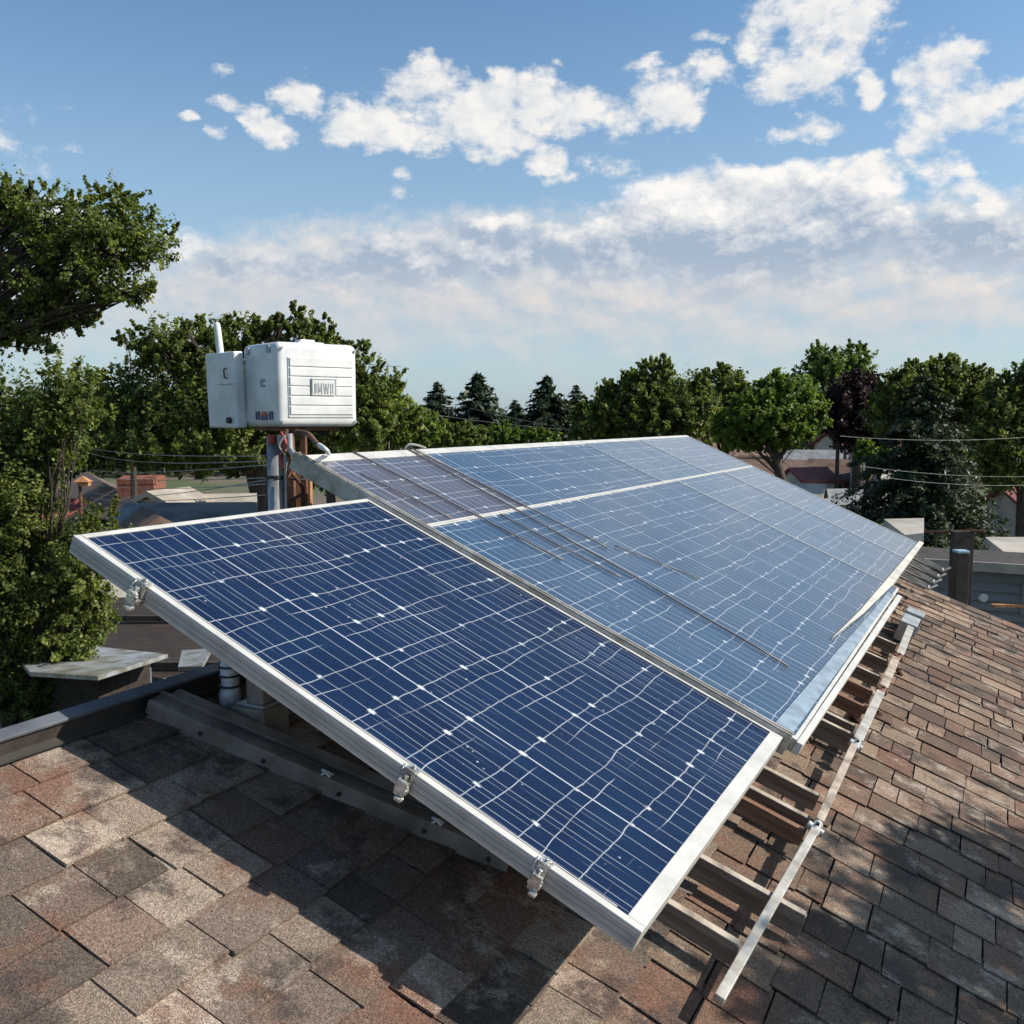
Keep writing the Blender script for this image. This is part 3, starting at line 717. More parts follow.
# side door slab swung a little off the body, with antenna stick and fasteners
dr = empty('x'); COL.objects.unlink(dr); bpy.data.objects.remove(dr)
DF = Matrix.Translation((FX0-.004, .385, -.005)) @ rotz(R(4)) @ Matrix.Rotation(R(-2), 4, 'Y')
o = MB().box(-.045, 0, -.115, .13, 0, .305, DF).build('side_door', 'plastic', box, bevel=.008)
mb = MB(); mb.tube([DF @ Vector(p) for p in ((-.046,-.05,.20),(-.056,-.05,.205),(-.056,-.05,.235),(-.046,-.05,.24))], .0035, 6); mb.build('handle', 'dark', o)
mb = MB(); mb.tube([DF @ Vector((-.046,-.06,.032)), DF @ Vector((-.060,-.06,.032))], .013, 12); mb.build('knob', 'dark', o)
mb = MB(); mb.box(-.0475,-.0452,-.105,.02,.175,.178, DF); mb.build('seam', 'plastic_grey', o)
an = MB(); an.tube([DF @ Vector(p) for p in ((-.025,.03,.20),(-.025,.03,.30),(-.027,.04,.41),(-.027,.04,.424),(-.027,.04,.43))], [.015,.015,.0145,.011,.004], 12)
an.build('antenna', 'plastic', box, smooth=True)
mb = MB(); mb.box(.085,.20,.09,.16,BH+.0005,BH+.010); mb.box(.10,.165,.10,.15,BH+.0105,BH+.020); mb.build('top_cap', 'plastic', box, bevel=.004)
mb = MB(); mb.box(FX0+.03,.24,.05,.27,-.016,-.002); mb.build('mounting_tray', 'rust', box, bevel=.003)
# pole bundle below: galvanised pole, short grey pipe, rusty posts, orange board
def pole(px, w_m, name, m_, lab, y0=432, dd=0., seg=14, bottom=None, cat='pole'):
    p = at(px, y0, BD+dd); e = MB()
    zb = (GZ if bottom is None else bottom)-p.z
    if seg == 4:
        e.box(-w_m/2, w_m/2, -w_m/3, w_m/3, zb, -.004)
    else: e.tube([(0,0,zb),(0,0,-.004)], w_m/2, seg)
    o = e.build(name, m_, smooth=False); o.location = p; return p, o
root = at(275, 432, BD+.12)
mast = empty('mast', (root.x, root.y, GZ), label='grey galvanised steel mast under the white box', cat='mast')
hz = root.z-GZ
mb = MB(); mb.tube([(0,0,0),(0,0,hz-.015)], .034, 16); mb.build('tube', 'galv', mast, smooth=True)
mb = MB(); mb.box(.034,.058,-.016,.018,hz-.9,hz-.06); mb.build('flange', 'galv', mast, bevel=.003)
mb = MB(); mb.tube([(-.005,-.03,hz-.045),(-.005,-.03,hz-.01)], .016, 10); mb.build('red_cap', 'red', mast)
mb = MB(); mb.tube([(0,0,hz-.185),(0,0,hz-.172)], .037, 16); mb.build('strap', 'dark', mast)
mb = MB(); mb.box(.02,.07,-.05,-.02,hz-.05,hz-.008); mb.build('head_clamp', 'galv', mast, bevel=.003)
for px, w_m, m_, lab, cat, dd in ((290,.030,'rust','rusty brown post right of the grey mast','post',.06),(303,.026,'rust','outer thin rusty post beside the orange board','post',.10)):
    p = at(px, 430, BD+dd); mb = MB(); mb.box(-w_m/2,w_m/2,-w_m/2,w_m/2,GZ-p.z,0); o = mb.build('rusty_post', m_, bevel=.003); o.location = p; tag(o, lab, cat, 'rusty posts under the white box')
p = at(300, 455, BD+.22); mb = MB(); mb.box(-.045,.045,-.02,.02,GZ-p.z,0); o = mb.build('orange_board', 'orange_wood', bevel=.003); o.location = p
tag(o, 'orange brown wooden board standing behind the rusty posts', 'board')
# conduit arm from mast to the array corner and tangled cables
pA = at(291, 446, BD-.08); pB_ = at(303, 462, BD-.35); cpt = PF @ Vector((BV, UT-.02, -.02))
thing_mesh(MB().tube([at(289,434,BD-.02), at(290,450,BD-.03), (at(291,452,BD-.03)+cpt)/2, cpt], .013, 10), 'conduit_arm', 'galv', 'grey conduit bending from the mast down to the corner of the array', 'conduit', origin=cpt, smooth=True)
def cable(pts, r, m_, lab, grp='cables hanging below the white box', name='cable', n=24):
    P = [Vector(p) for p in pts]; Q = []
    for i in range(n+1):      # Catmull-Rom
        s = i/n*(len(P)-1); k = min(int(s), len(P)-2); f = s-k
        p0, p1, p2, p3 = P[max(k-1,0)], P[k], P[k+1], P[min(k+2, len(P)-1)]
        Q.append(.5*((2*p1)+(p2-p0)*f+(2*p0-5*p1+4*p2-p3)*f*f+(3*p1-p0-3*p2+p3)*f**3))
    return thing_mesh(MB().tube(Q, r, 7), name, m_, lab, 'cable', grp, origin=Q[0], smooth=True)
cable([at(287,430,BD-.02), at(283,446,BD-.06), at(292,462,BD-.05), at(288,478,BD-.06)], .007, 'rust', 'brown cable twisting down beside the mast')
cable([at(281,432,BD-.06), at(286,444,BD-.08), at(281,456,BD-.05), at(283,470,BD-.05)], .005, 'red', 'dark red cable looping in front of the mast head')
cable([at(285,436,BD-.08), at(279,446,BD-.09), at(286,458,BD-.08), at(285,474,BD-.07)], .004, 'wire', 'pale cable looping in front of the mast head')
cable([at(286,470,BD-.03), at(296,478,BD-.05), at(303,492,BD), at(290,500,BD)], .006, 'rust', 'brown cable sagging across the orange board')
cable([at(290,478,BD-.03), at(302,480,BD-.03), at(312,474,BD), at(326,482,BD)], .005, 'wire_dark', 'black cable running right of the orange board')
cable([at(296,432,BD-.05), at(308,434,BD-.1), at(316,443,BD-.25), at(321,447,BD-.32)], .010, 'rust', 'thick rust brown cable leaving the underside of the box')
tip = PF @ Vector((BV+.14, UT-.02, .01))
cable([at(319,445,BD-.30), at(326,450,BD-.4), tip], .009, 'plastic', 'white cable end lying on the top edge of the array')
# pale tie on the top edge where the rods start
q = PF @ Vector((1.93, UT-.01, .006))
cable([q+Vector((-.03,0,.0)), q+Vector((-.01,.0,.02)), q+Vector((.03,0,.015)), q+Vector((.06,0,.004))], .005, 'alu_cream', 'knotted pale tie on the top edge where the rods begin', None, 'wire_tie')

# ------------------------------------------------------------------ overhead wires
def wire(p, q, sag, r, lab, grp, m_='wire'):
    P = [p.lerp(q, i/20)-ZZ*sag*4*(i/20)*(1-i/20) for i in range(21)]
    thing_mesh(MB().tube(P, r, 5), 'overhead_wire', m_, lab, 'wire', grp, origin=P[0])
WL = [(456,448,.03),(461,453,.05),(465,470,.03),(478,477,.02),(484,483,.04),(480,492,.06),(495,498,.03)]
names = ['topmost','second from the top','third from the top','fourth from the top','fifth from the top','sixth from the top','lowest']
for (ya, yb, sg), nm in zip(WL, names):
    wire(at(266, ya, BD+.1), at(90, yb, 12), sg, .0022, nm+' of the thin wires running left from the mast', 'wires running left from the mast')
for (xa,ya,xb,yb,lab) in ((860,466,1050,476,'middle wire crossing in front of the dark green spruce'),(880,477,1050,484,'lower wire crossing in front of the dark green spruce'),(840,436,1040,436,'highest wire crossing in front of the dark green spruce')):
    wire(at(xa,ya,22), at(xb,yb,24), .10, .0022, lab, 'wires crossing in front of the spruce')
wire(at(415,412,45), at(760,432,60), .5, .009, 'long dark wire along the conifers in the distance', 'wires along the conifers', 'wire_dark')
wire(at(470,408,45), at(690,437,58), .4, .009, 'second long wire along the conifers, meeting the array edge', 'wires along the conifers', 'wire_dark')
p = at(388, 366, 20); mb = MB(); mb.tube([(0,0,-3.0),(0,0,.05)], .012, 5); mb.tube([(-.35,0,0),(.25,.1,0)], .008, 5)
o = mb.build('tv_aerial', 'wire'); o.location = p; tag(o, 'thin antenna with one crossbar above the trees right of the white box', 'antenna')

# ------------------------------------------------------------------ trees
def leaf_mesh(name, C, N, size, rnd, aspect=.62):
    """C (n,3) centres, N (n,3) normals; each leaf a folded rhomb of two triangles -> one quad"""
    n = len(C); N = N/np.linalg.norm(N, axis=1, keepdims=True)
    a = rng.normal(size=(n,3)); a -= N*(a*N).sum(1, keepdims=True); a /= np.linalg.norm(a, axis=1, keepdims=True)
    b = np.cross(N, a); s = size[:, None]
    v = np.empty((n,4,3)); v[:,0] = C-a*s; v[:,1] = C-b*s*aspect+N*s*.12; v[:,2] = C+a*s; v[:,3] = C+b*s*aspect+N*s*.12
    me = bpy.data.meshes.new(name); me.vertices.add(n*4); me.vertices.foreach_set('co', v.reshape(-1))
    me.loops.add(n*4); me.loops.foreach_set('vertex_index', np.arange(n*4, dtype=np.int32))
    me.polygons.add(n); me.polygons.foreach_set('loop_start', np.arange(0, n*4, 4, dtype=np.int32))
    me.polygons.foreach_set('loop_total', np.full(n, 4, dtype=np.int32))
    at_ = me.attributes.new('rnd', 'FLOAT', 'FACE'); at_.data.foreach_set('value', rnd.astype(np.float32))
    me.update(calc_edges=True); return me
def tree(lobes, depth, base_px, leaf, nleaf, lsize, label, name='broadleaf_tree', cat='tree', group=None, trunk=.18, clump=None, limbs=26, limb_r=1.0, fill=.55, bark=True, base=None, dspread=.8, fork_px=None, fine=2.7, cr=.15, sprigs=6):
    """lobes: (x, y, rx, ry) as seen, turned into solid ellipsoids at their distance"""
    k = depth/FPX; nleaf = int(nleaf*fine); lsize = lsize/fine**.55
    B0 = at(base_px, 417, depth) if base is None else Vector(base); B0 = Vector((B0.x, B0.y, GZ))
    root = empty(name, tuple(B0), label=label, cat=cat, group=group)
    L = []; n_main = len(lobes)
    for l in lobes:
        x, y, rx, ry = l[:4]; dd = l[4] if len(l) > 4 else random.uniform(-.5,.5)*rx*k*dspread
        c_ = at(x, y, depth+dd)-B0; L.append((np.array(c_), np.array([rx*k, (rx+ry)/2*k, ry*k])))
    for c_, r_ in list(L):          # sprigs that break the outline
        for _ in range(sprigs):
            a = random.uniform(.15, math.pi-.15); q = c_+r_*np.array([math.cos(a)*.85, random.uniform(-.5,.5), math.sin(a)*.92]); f_ = random.uniform(.22,.42)
            L.append((q, r_*f_*np.array([.8,.8,1.35])))
    vol = np.array([np.prod(r)**(2/3) for _, r in L]); vol /= vol.sum()
    ncl = max(40, int(nleaf/48)); cl = []; nl = []; rr = []; lobei = []
    for (c_, r_), f in zip(L, vol):
        m = max(4, int(ncl*f)); d = rng.normal(size=(m,3)); d /= np.linalg.norm(d, axis=1, keepdims=True)
        t_ = rng.uniform(fill, 1.0, (m,1))**.7; t_ *= rng.uniform(.80, 1.04, (m,1))
        cl.append(c_+d*r_*t_); nl.append(d); rr += [min(r_)*cr]*m
    cl = np.concatenate(cl); nl = np.concatenate(nl); rr = np.array(rr)
    per = nleaf//len(cl)
    idx = np.repeat(np.arange(len(cl)), per)
    g = np.clip(rng.normal(size=(len(idx),3)), -1.7, 1.7); cs = (rr*rng.uniform(.6,1.25,len(rr)))[idx][:,None] if clump is None else clump
    ax = nl[idx]; along = np.clip(rng.normal(size=(len(idx),1)), -1.6, 1.5)
    up_ = ax*.8+np.array([0,0,.35])+rng.normal(size=nl.shape)[idx]*.25; C = cl[idx]+g*cs*.42+up_*along*cs*1.5
    N = ax*.5+rng.normal(size=C.shape)*.55+np.array([0,0,.55])
    size = lsize*rng.uniform(.6,1.3,len(C))
    rnd = np.clip(rng.normal(.45,.25,len(C))+rng.normal(0,.16,len(cl))[idx], 0, 1)
    me = leaf_mesh('crown', C, N, size, rnd); me.materials.append(M[leaf])
    o = bpy.data.objects.new('crown', me); COL.objects.link(o); o.parent = root
    # trunk, limbs to lobes, twigs to clumps
    top = np.mean([c_ for c_, _ in L], axis=0); mb = MB()
    top = Vector(top)
    fork = Vector((top.x*.25, top.y*.25, max(1.2, min(L, key=lambda q: q[0][2]-q[1][2])[0][2]*.62)))
    if fork_px: fork = at(*fork_px)-B0; top = fork*1.02
    mb.tube([(0,0,0),(fork.x*.4,fork.y*.4,fork.z*.5),fork,(fork+top)/2,top], [trunk,trunk*.82,trunk*.7,trunk*.5,trunk*.22], 9)
    for li, (c_, r_) in enumerate(L):
        lr = limb_r if li < n_main else limb_r*.22
        c_ = Vector(c_); s0 = fork.lerp(top, random.uniform(0,.5)); mid = s0.lerp(c_, .5)+Vector((0,0,-.06*(c_-s0).length))
        mb.tube([s0, mid, c_], [trunk*.34*lr, trunk*.22*lr, trunk*.07*min(1, lr*2)], 6, False)
        near = [i for i in range(len(cl)) if np.linalg.norm((cl[i]-np.array(c_))/r_) < 1.3]
        random.shuffle(near)
        for i in near[:(limbs if li < n_main else 2)]:
            e = Vector(cl[i]); s1 = mid.lerp(c_, random.random()); mm = s1.lerp(e, .5)+Vector(rng.normal(0, .05*(e-s1).length, 3))
            mb.tube([s1, mm, e], [trunk*.07, trunk*.045, trunk*.015], 4, False)
    mb.build('trunk', 'bark', root, smooth=True)
    return root
def conifer(px, ytop, depth, wpx, label, leaf='needle', dens=1.0, name='conifer', group=None, bare=.12, tiers=None, droop=.25, qs=1.0, taper=.85, vis=.72):
    k = depth/FPX; t_ = at(px, ytop, depth); H = t_.z-GZ; RW = wpx/2*k
    root = empty(name, (t_.x, t_.y, GZ), label=label, cat='tree', group=group)
    mb = MB(); mb.tube([(0,0,0),(0,0,H*.5),(0,0,H*.98)], [.02*H,.012*H,.01], 8); 
    C=[];N=[];S_=[];Rn=[]
    tiers = tiers or int(60)
    for i in range(tiers):
        f = (i+random.random()*.5)/tiers; z = H*(bare+(1-bare)*f); rad = RW*min(1, (1-f)*H/(wpx*vis*k))**taper*random.uniform(.78,1.12)+.02*RW
        nb = max(4, int(9*(1-f)+5))
        for j in range(nb):
            a = random.random()*6.283; rl = rad*random.uniform(.65,1.1); dirv = np.array([math.cos(a), math.sin(a), 0])
            end = np.array([0,0,z])+dirv*rl+np.array([0,0,-droop*rl+.12*rl])
            if f < .93: mb.tube([(0,0,z), tuple(end*.5+np.array([0,0,z])*.5), tuple(end)], [.02*(1-f)+.008]*2+[.004], 3, False)
            m = int(30*dens*(rl/RW+.25)); s = rng.uniform(.12,1.05,(m,1))
            pos = np.array([0,0,z])+dirv*rl*s+np.array([0,0,1.])*(-droop*rl*s*s+.12*rl*s)
            side = np.array([-dirv[1], dirv[0], 0]); wv = rl*.20*(1.15-s)*rng.normal(size=(m,1))
            pos = pos+side*wv+np.array([0,0,1])*(-abs(wv)*.5-rng.uniform(0,.10,(m,1))*rl*.7)
            C.append(pos); N.append(np.array([0,0,.9])+dirv*.4+rng.normal(size=(m,3))*.45); S_.append(np.full(m, .075*RW*qs)*rng.uniform(.6,1.4,m)); Rn.append(np.clip(rng.normal(.35,.22,m)+.25*(s[:,0]-.5),0,1))
    me = leaf_mesh('crown', np.concatenate(C), np.concatenate(N), np.concatenate(S_), np.concatenate(Rn), .35); me.materials.append(M[leaf])
    o = bpy.data.objects.new('crown', me); COL.objects.link(o); o.parent = root
    mb.build('trunk', 'bark', root); return root

# near left tree: long overhanging limb with leaves, then the hanging lower mass
tree([(40,225,48,36),(100,235,62,44),(140,245,36,34),(60,285,60,36),(-20,240,60,60),(120,290,36,22),(25,330,50,26),(-40,330,50,60),(70,320,34,18),(10,205,36,22),(-60,420,60,90)],
     8.5, -330, 'leaf_mid', 40000, .028, 'tall leafy tree whose limb reaches in at the upper left', trunk=.2, limbs=20, fill=.2, dspread=1.3, fork_px=(-120,350,8.5), fine=2.0, cr=.17, sprigs=5)
tree([(30,430,66,50),(68,400,36,42),(5,500,50,60),(40,465,40,34),(20,580,66,60),(85,560,36,56),(15,660,60,50),(60,640,46,42),(95,610,26,30),(-50,560,70,120),(10,530,50,40),(66,672,30,16),(15,695,60,30)],
     7.2, -30, 'leaf_mid', 90000, .021, 'dense low leafy tree filling the left edge below the overhanging limb', trunk=.12, limbs=10, fill=.3, fine=1.5, sprigs=2)
# trees behind the box
tree([(165,350,44,28),(215,340,44,24),(180,400,66,44),(250,350,30,28),(150,430,60,36),(230,410,60,50),(120,400,30,30),(300,335,32,22),(270,330,22,14),(340,360,40,20),(320,400,60,44),(365,400,44,36),(290,440,70,40),(200,445,80,30),(380,430,40,26),(120,440,50,24)],
     19, 272, 'leaf_mid', 52000, .075, 'broad leafy tree right behind the white box', trunk=.25, limbs=14, fill=.25, fork_px=(262,425,19))
tree([(150,448,80,24),(230,452,80,26),(60,440,60,40),(330,460,60,34),(180,430,110,26)], 26, 275, 'leaf_dark', 26000, .12, 'dark shaded tree low behind the wires', trunk=.25, limbs=4, fill=.1, fork_px=(245,440,26))
# bare branched dead tree
def bare_tree(px, ypx, depth, label, h=3.2, seed=1):
    rnd = random.Random(seed); p = at(px, ypx, depth); root = empty('bare_tree', (p.x, p.y, GZ), label=label, cat='tree'); mb = MB(); H = p.z-GZ
    def grow(a, d, L, r, lev):
        b = a+d*L; m_ = a.lerp(b, .5)+Vector([rnd.gauss(0,.04)*L for _ in range(3)]); mb.tube([a, m_, b], [r, r*.8, r*.55], 5, False)
        if lev == 0: return
        for _ in range(3 if lev > 1 else 4):
            dd = (d+Vector((rnd.gauss(0,.42), rnd.gauss(0,.42), rnd.gauss(0.05,.25)))).normalized(); grow(a.lerp(b, rnd.uniform(.55,1)), dd, L*rnd.uniform(.5,.72), r*.5, lev-1)
    grow(Vector((0,0,H*.62)), Vector((-.1,0,1)).normalized(), H*.16, .05, 4)
    mb.tube([(0,0,0),(0,0,H*.64)], [.14,.06], 7); mb.build('trunk', 'bark', root)
bare_tree(128, 325, 21.5, 'bare branched tree top between the left trees', seed=4)
bare_tree(385, 372, 19.5, 'leafless twiggy tree top at the right shoulder of the tree behind the box', seed=9)
tree([(378,400,26,18),(392,420,32,20),(360,425,36,26),(415,432,30,16)], 21, 385, 'leaf_bright', 12000, .08, 'small bright leafy tree at the right shoulder behind the box', trunk=.15, limbs=10)

# conifers in the distance
conifer(437, 382, 52, 76, 'slim dark spruce, leftmost of the distant conifers', group='distant conifers')
conifer(478, 374, 50, 124, 'broad dark spruce, second of the distant conifers from the left', group='distant conifers')
conifer(547, 377, 54, 106, 'dark spruce left of the slim pointed one', group='distant conifers', leaf='needle')
conifer(576, 385, 55, 54, 'slim pointed spruce between the dark spruce and the green trees', group='distant conifers')
conifer(611, 379, 75, 56, 'pale grey green conifer peeking above the green trees', leaf='needle_mid', group='distant conifers')
conifer(515, 400, 60, 60, 'lower dark spruce between the two tallest distant ones', group='distant conifers')
# broadleaf row
DT = 'broadleaf trees along the skyline'
tree([(415,425,30,14),(450,438,40,12)], 44, 430, 'leaf_mid', 7000, .16, 'low green tree at the foot of the leftmost spruce', trunk=.3, group=DT, limbs=5)
tree([(500,438,30,12),(530,441,34,10),(470,440,30,10)], 46, 505, 'leaf_bright', 7000, .15, 'bright green bush-like tree under the broad spruce', trunk=.3, group=DT, limbs=5)
tree([(655,395,34,26),(630,410,36,26),(685,410,34,28),(665,425,60,24),(640,385,18,14),(600,425,34,22)], 48, 655, 'leaf_mid', 22000, .17, 'wide green tree right of the conifers, rising above the array edge', trunk=.4, group=DT, limbs=8)
tree([(722,392,26,22),(735,410,26,24),(712,415,26,24),(745,430,30,20)], 50, 724, 'leaf_mid', 14000, .17, 'rounded green tree standing between the wide tree and the bright one', trunk=.35, group=DT, limbs=8)
tree([(785,403,32,24),(760,418,36,20),(806,418,20,24),(778,432,36,18),(745,434,34,18),(735,425,20,14)], 38, 790, 'leaf_bright', 26000, .12, 'bright green tree with a dark base above the red shed', trunk=.3, group=DT, limbs=8)
tree([(825,368,24,20),(855,366,20,18),(838,385,34,22),(800,390,20,16)], 64, 840, 'leaf_light', 11000, .2, 'tall pale green tree with two feathery tops', trunk=.35, group=DT, limbs=16, fill=.2)
tree([(860,402,30,26),(845,415,24,28),(874,420,22,32),(860,430,26,24)], 44, 860, 'leaf_maroon', 15000, .16, 'dark maroon leaved tree in the right distance', trunk=.35, group=DT, limbs=8)
tree([(905,395,28,22),(925,382,28,18),(950,375,28,16),(975,390,30,18),(900,420,34,28),(960,400,40,24),(985,410,26,24)], 36, 935, 'leaf_mid', 26000, .12, 'big spreading green tree rising behind the dark spruce', trunk=.35, group=DT, limbs=14, fill=.3)
tree([(1010,400,30,22),(1035,420,40,40),(1000,430,30,30),(1010,460,36,34),(1040,380,30,20)], 33, 1030, 'leaf_mid', 20000, .11, 'green tree at the right edge of the picture', trunk=.3, group=DT, limbs=8)
tree([(866,452,11,10),(880,460,13,11)], 34, 865, 'leaf_bright', 7000, .09, 'small bright green tree between the red shed and the spruce', trunk=.12, group=DT, limbs=6)
conifer(925, 372, 27, 190, 'huge dark green spruce with drooping boughs at the right', leaf='needle_mid', dens=5.0, tiers=56, droop=.35, bare=.03, name='spruce_tree', qs=.42, taper=.62, vis=.85)
tree([(905,555,26,10),(890,550,14,8),(925,560,12,6)], 13.5, 895, 'leaf_mid', 2500, .035, 'small vine bush growing against the grey sided building', trunk=.05, limbs=4, name='bush', cat='bush')
# filler trees
for (x, y, d_, leaf, lab) in ((690,435,70,'leaf_dark','dark low tree behind the wide green tree'),(560,432,70,'leaf_dark','dark low tree behind the pointed spruce'),(900,440,70,'leaf_dark','dark tree in the gap behind the maroon tree'),(1000,425,60,'leaf_mid','far green tree behind the right edge tree'),(60,440,40,'leaf_dark','dark tree far behind the left foliage'),(770,405,80,'leaf_mid','distant green tree top behind the bright tree'),(330,440,50,'leaf_dark','dark tree far behind the white box'),(410,440,60,'leaf_dark','dark far tree left of the first spruce')):
    tree([(x,y+3,44,16),(x-30,y+9,34,14),(x+30,y+8,34,14)], d_, x, leaf, 7000, .2*d_/55, lab, trunk=.3, group='low trees behind the skyline trees', limbs=3, fill=.2)
def woods():
    C = []; n = 110000
    az_ = rng.uniform(-1.15, 1.15, n); dist = rng.uniform(95, 160, n)
    hgt = 4.4+.9*np.sin(az_*23)+1.0*np.sin(az_*57+1)+.6*np.sin(az_*131+2)
    z = GZ+rng.uniform(0,1,n)**.7*hgt
    C = np.stack([np.sin(az_)*dist, np.cos(az_)*dist, z], 1); C += rng.normal(size=C.shape)*.5
    me = leaf_mesh('far_woodland', C, rng.normal(size=C.shape)+np.array([0,-.3,.8]), rng.uniform(.25,.6,n), np.clip(rng.normal(.4,.25,n),0,1)); me.materials.append(M['leaf_dark'])
    o = bpy.data.objects.new('far_woodland', me); COL.objects.link(o); tag(o, 'far off wood closing the horizon behind the houses', 'wood', kind='stuff')
woods()
# tree out of frame to the right whose shade falls on the roof
def shade_tree():
    targets = [(905,875),(945,865),(985,870),(1020,850),(905,915),(950,900),(990,920),(870,960),(930,970),(990,980),(1010,870),(850,1010),(910,1015),(970,1020),(790,1010),(1040,960)]
    root = Vector((7.6, -1.6, GZ)); e = empty('broadleaf_tree', tuple(root), label='tree beside the house whose branches shade the lower right of the roof', cat='tree')
    C=[];N=[];cl=[]
    for x, y in targets:
        r = pix_dir(x, y); n = Vector(RF.col[2][:3]); p = r*((RB.dot(n))/(r.dot(n)))
        c_ = p+SD*random.uniform(3.4,4.2)-root; cl.append(c_)
        for _ in range(7):
            q = np.array(c_)+rng.normal(size=3)*.085; m = 50; C.append(q+rng.normal(size=(m,3))*.05)
    for _ in range(60):
        q = np.array(cl[0])+np.array([2.6,-1.6,.6])+rng.normal(size=3)*np.array([.7,.7,.5]); C.append(q+rng.normal(size=(60,3))*.22)
    C = np.concatenate(C); me = leaf_mesh('crown', C, rng.normal(size=C.shape)+np.array([0,0,.6]), rng.uniform(.022,.04,len(C)), rng.uniform(0,1,len(C))); me.materials.append(M['leaf_mid'])
    o = bpy.data.objects.new('crown', me); COL.objects.link(o); o.parent = e
    mb = MB(); f = Vector((.3,-.1,7.0)); mb.tube([(0,0,0),(0,0,4),f], [.2,.16,.10], 8)
    for c_ in cl: mb.tube([f*.8, f.lerp(c_, .5)+ZZ*.2, c_], [.03,.015,.005], 5, False)
    mb.build('trunk', 'bark', e)
shade_tree()

# ------------------------------------------------------------------ buildings
def gable(cx, cy, yaw, wd, ln, eave, ridge, walls, roof, label, over=.3, windows=(), chimney=None, name='house', cat='house', door=False):
    """ridge runs along local x; cx,cy world; heights absolute z"""
    e = empty(name, M4=Matrix.Translation((cx, cy, GZ)) @ rotz(R(yaw)), label=label, cat=cat)
    h, r = eave-GZ, ridge-GZ; a, b = ln/2, wd/2
    mb = MB(); mb.add([(-a,-b,0),(a,-b,0),(a,b,0),(-a,b,0),(-a,-b,h),(a,-b,h),(a,b,h),(-a,b,h),(-a,0,r),(a,0,r)],
        [(0,1,5,4),(2,3,7,6),(1,2,6,9,5),(3,0,4,8,7)]); mb.build('wall', walls, e)
    rr = MB(); sl = (r-h)/b; 
    for sg in (-1, 1):
        y0, z0 = sg*(b+over), h-over*sl+.02
        p = [(-a-over,y0,z0),(a+over,y0,z0),(a+over,0,r+.02),(-a-over,0,r+.02)]
        rr.add(p+[(x,y,z+.12) for x,y,z in p], [(0,1,2,3),(7,6,5,4),(0,4,5,1),(1,5,6,2),(2,6,7,3),(3,7,4,0)])
    ro = rr.build('roof', roof, e)
    if chimney: x, y, s, z = chimney; MB().box(x-s,x+s,y-s,y+s,h,z-GZ).build('chimney', 'brick', ro)
    for (face, x, z, ww, hh) in windows:
        if face == 'f':
            fr = MB().box(x-ww/2-.06,x+ww/2+.06,-b-.05,-b-.003,z-.06,z+hh+.06).build('window', 'white_wall', e); MB().box(x-ww/2,x+ww/2,-b-.06,-b-.052,z,z+hh).build('pane', 'window', fr)
        else:
            s = 1 if face == 'r' else -1; xx = s*(a+.003)
            x0, x1 = sorted((xx, xx+s*.05)); fr = MB().box(x0,x1,x-ww/2-.06,x+ww/2+.06,z-.06,z+hh+.06).build('window', 'white_wall', e)
            x0, x1 = sorted((xx+s*.052, xx+s*.06)); MB().box(x0,x1,x-ww/2,x+ww/2,z,z+hh).build('pane', 'window', fr)
    return e
def hs(px, ypx, d, yaw, wd, ln, rise, walls, roof, label, **k):
    p = at(px, ypx, d); return gable(p.x, p.y, yaw, wd, ln, p.z-rise, p.z, walls, roof, label, **k)
# left background
_a = at(85,477,33); _b = at(160,520,17.5); _m = (_a+_b)/2; _d = _a-_b
gable(_m.x, _m.y, math.degrees(math.atan2(_d.y,_d.x)), 2.6, _d.length-.6, _m.z-.75, _m.z, 'white_wall', 'brown_roof', 'house with long brown sloping roof seen left between the leaves', windows=(('f',0,1.2,.9,.9),))
hs(142, 481, 23, 10, 1.6, .8, .05, 'brick', 'brick', 'red brick block with a taller chimney end', over=.0, chimney=(.3,-.5,.12,at(150,476,23).z), name='brick_building', cat='building')
hs(169, 495, 21.5, 70, 1.0, 1.2, .22, 'yellow', 'cream_roof', 'tiny ochre dormer house with a pale peaked roof', over=.12, windows=(('l',0,2.95,.3,.3),))
hs(195, 509, 20, 5, 1.5, 2.2, .25, 'white_wall', 'grey_roof', 'low building with a grey roof just behind the navy panel')
hs(240, 499, 24, 12, 3.0, 2.8, .5, 'white_wall', 'cream_roof', 'low building with a tan roof left of the mast')
p = at(80, 484, 16); e = empty('yard_lamp', (p.x,p.y,GZ), label='slender lamp post with an orange brown hood at the left', cat='lamp post')
mb = MB(); mb.tube([(0,0,0),(0,0,p.z-GZ)], .03, 8); mb.build('pole', 'rust', e)
mb = MB(); z = p.z-GZ; mb.prism([(-.02,-.06),(.16,-.06),(.16,.06),(-.02,.06)], z-.03, z+.04); mb.add([(-.08,-.1,z+.04),(.18,-.1,z+.04),(.18,.1,z+.04),(-.08,.1,z+.04),(.05,0,z+.14)],[(0,1,4),(1,2,4),(2,3,4),(3,0,4),(3,2,1,0)]); mb.build('lamp_hood', 'orange_wood', e)
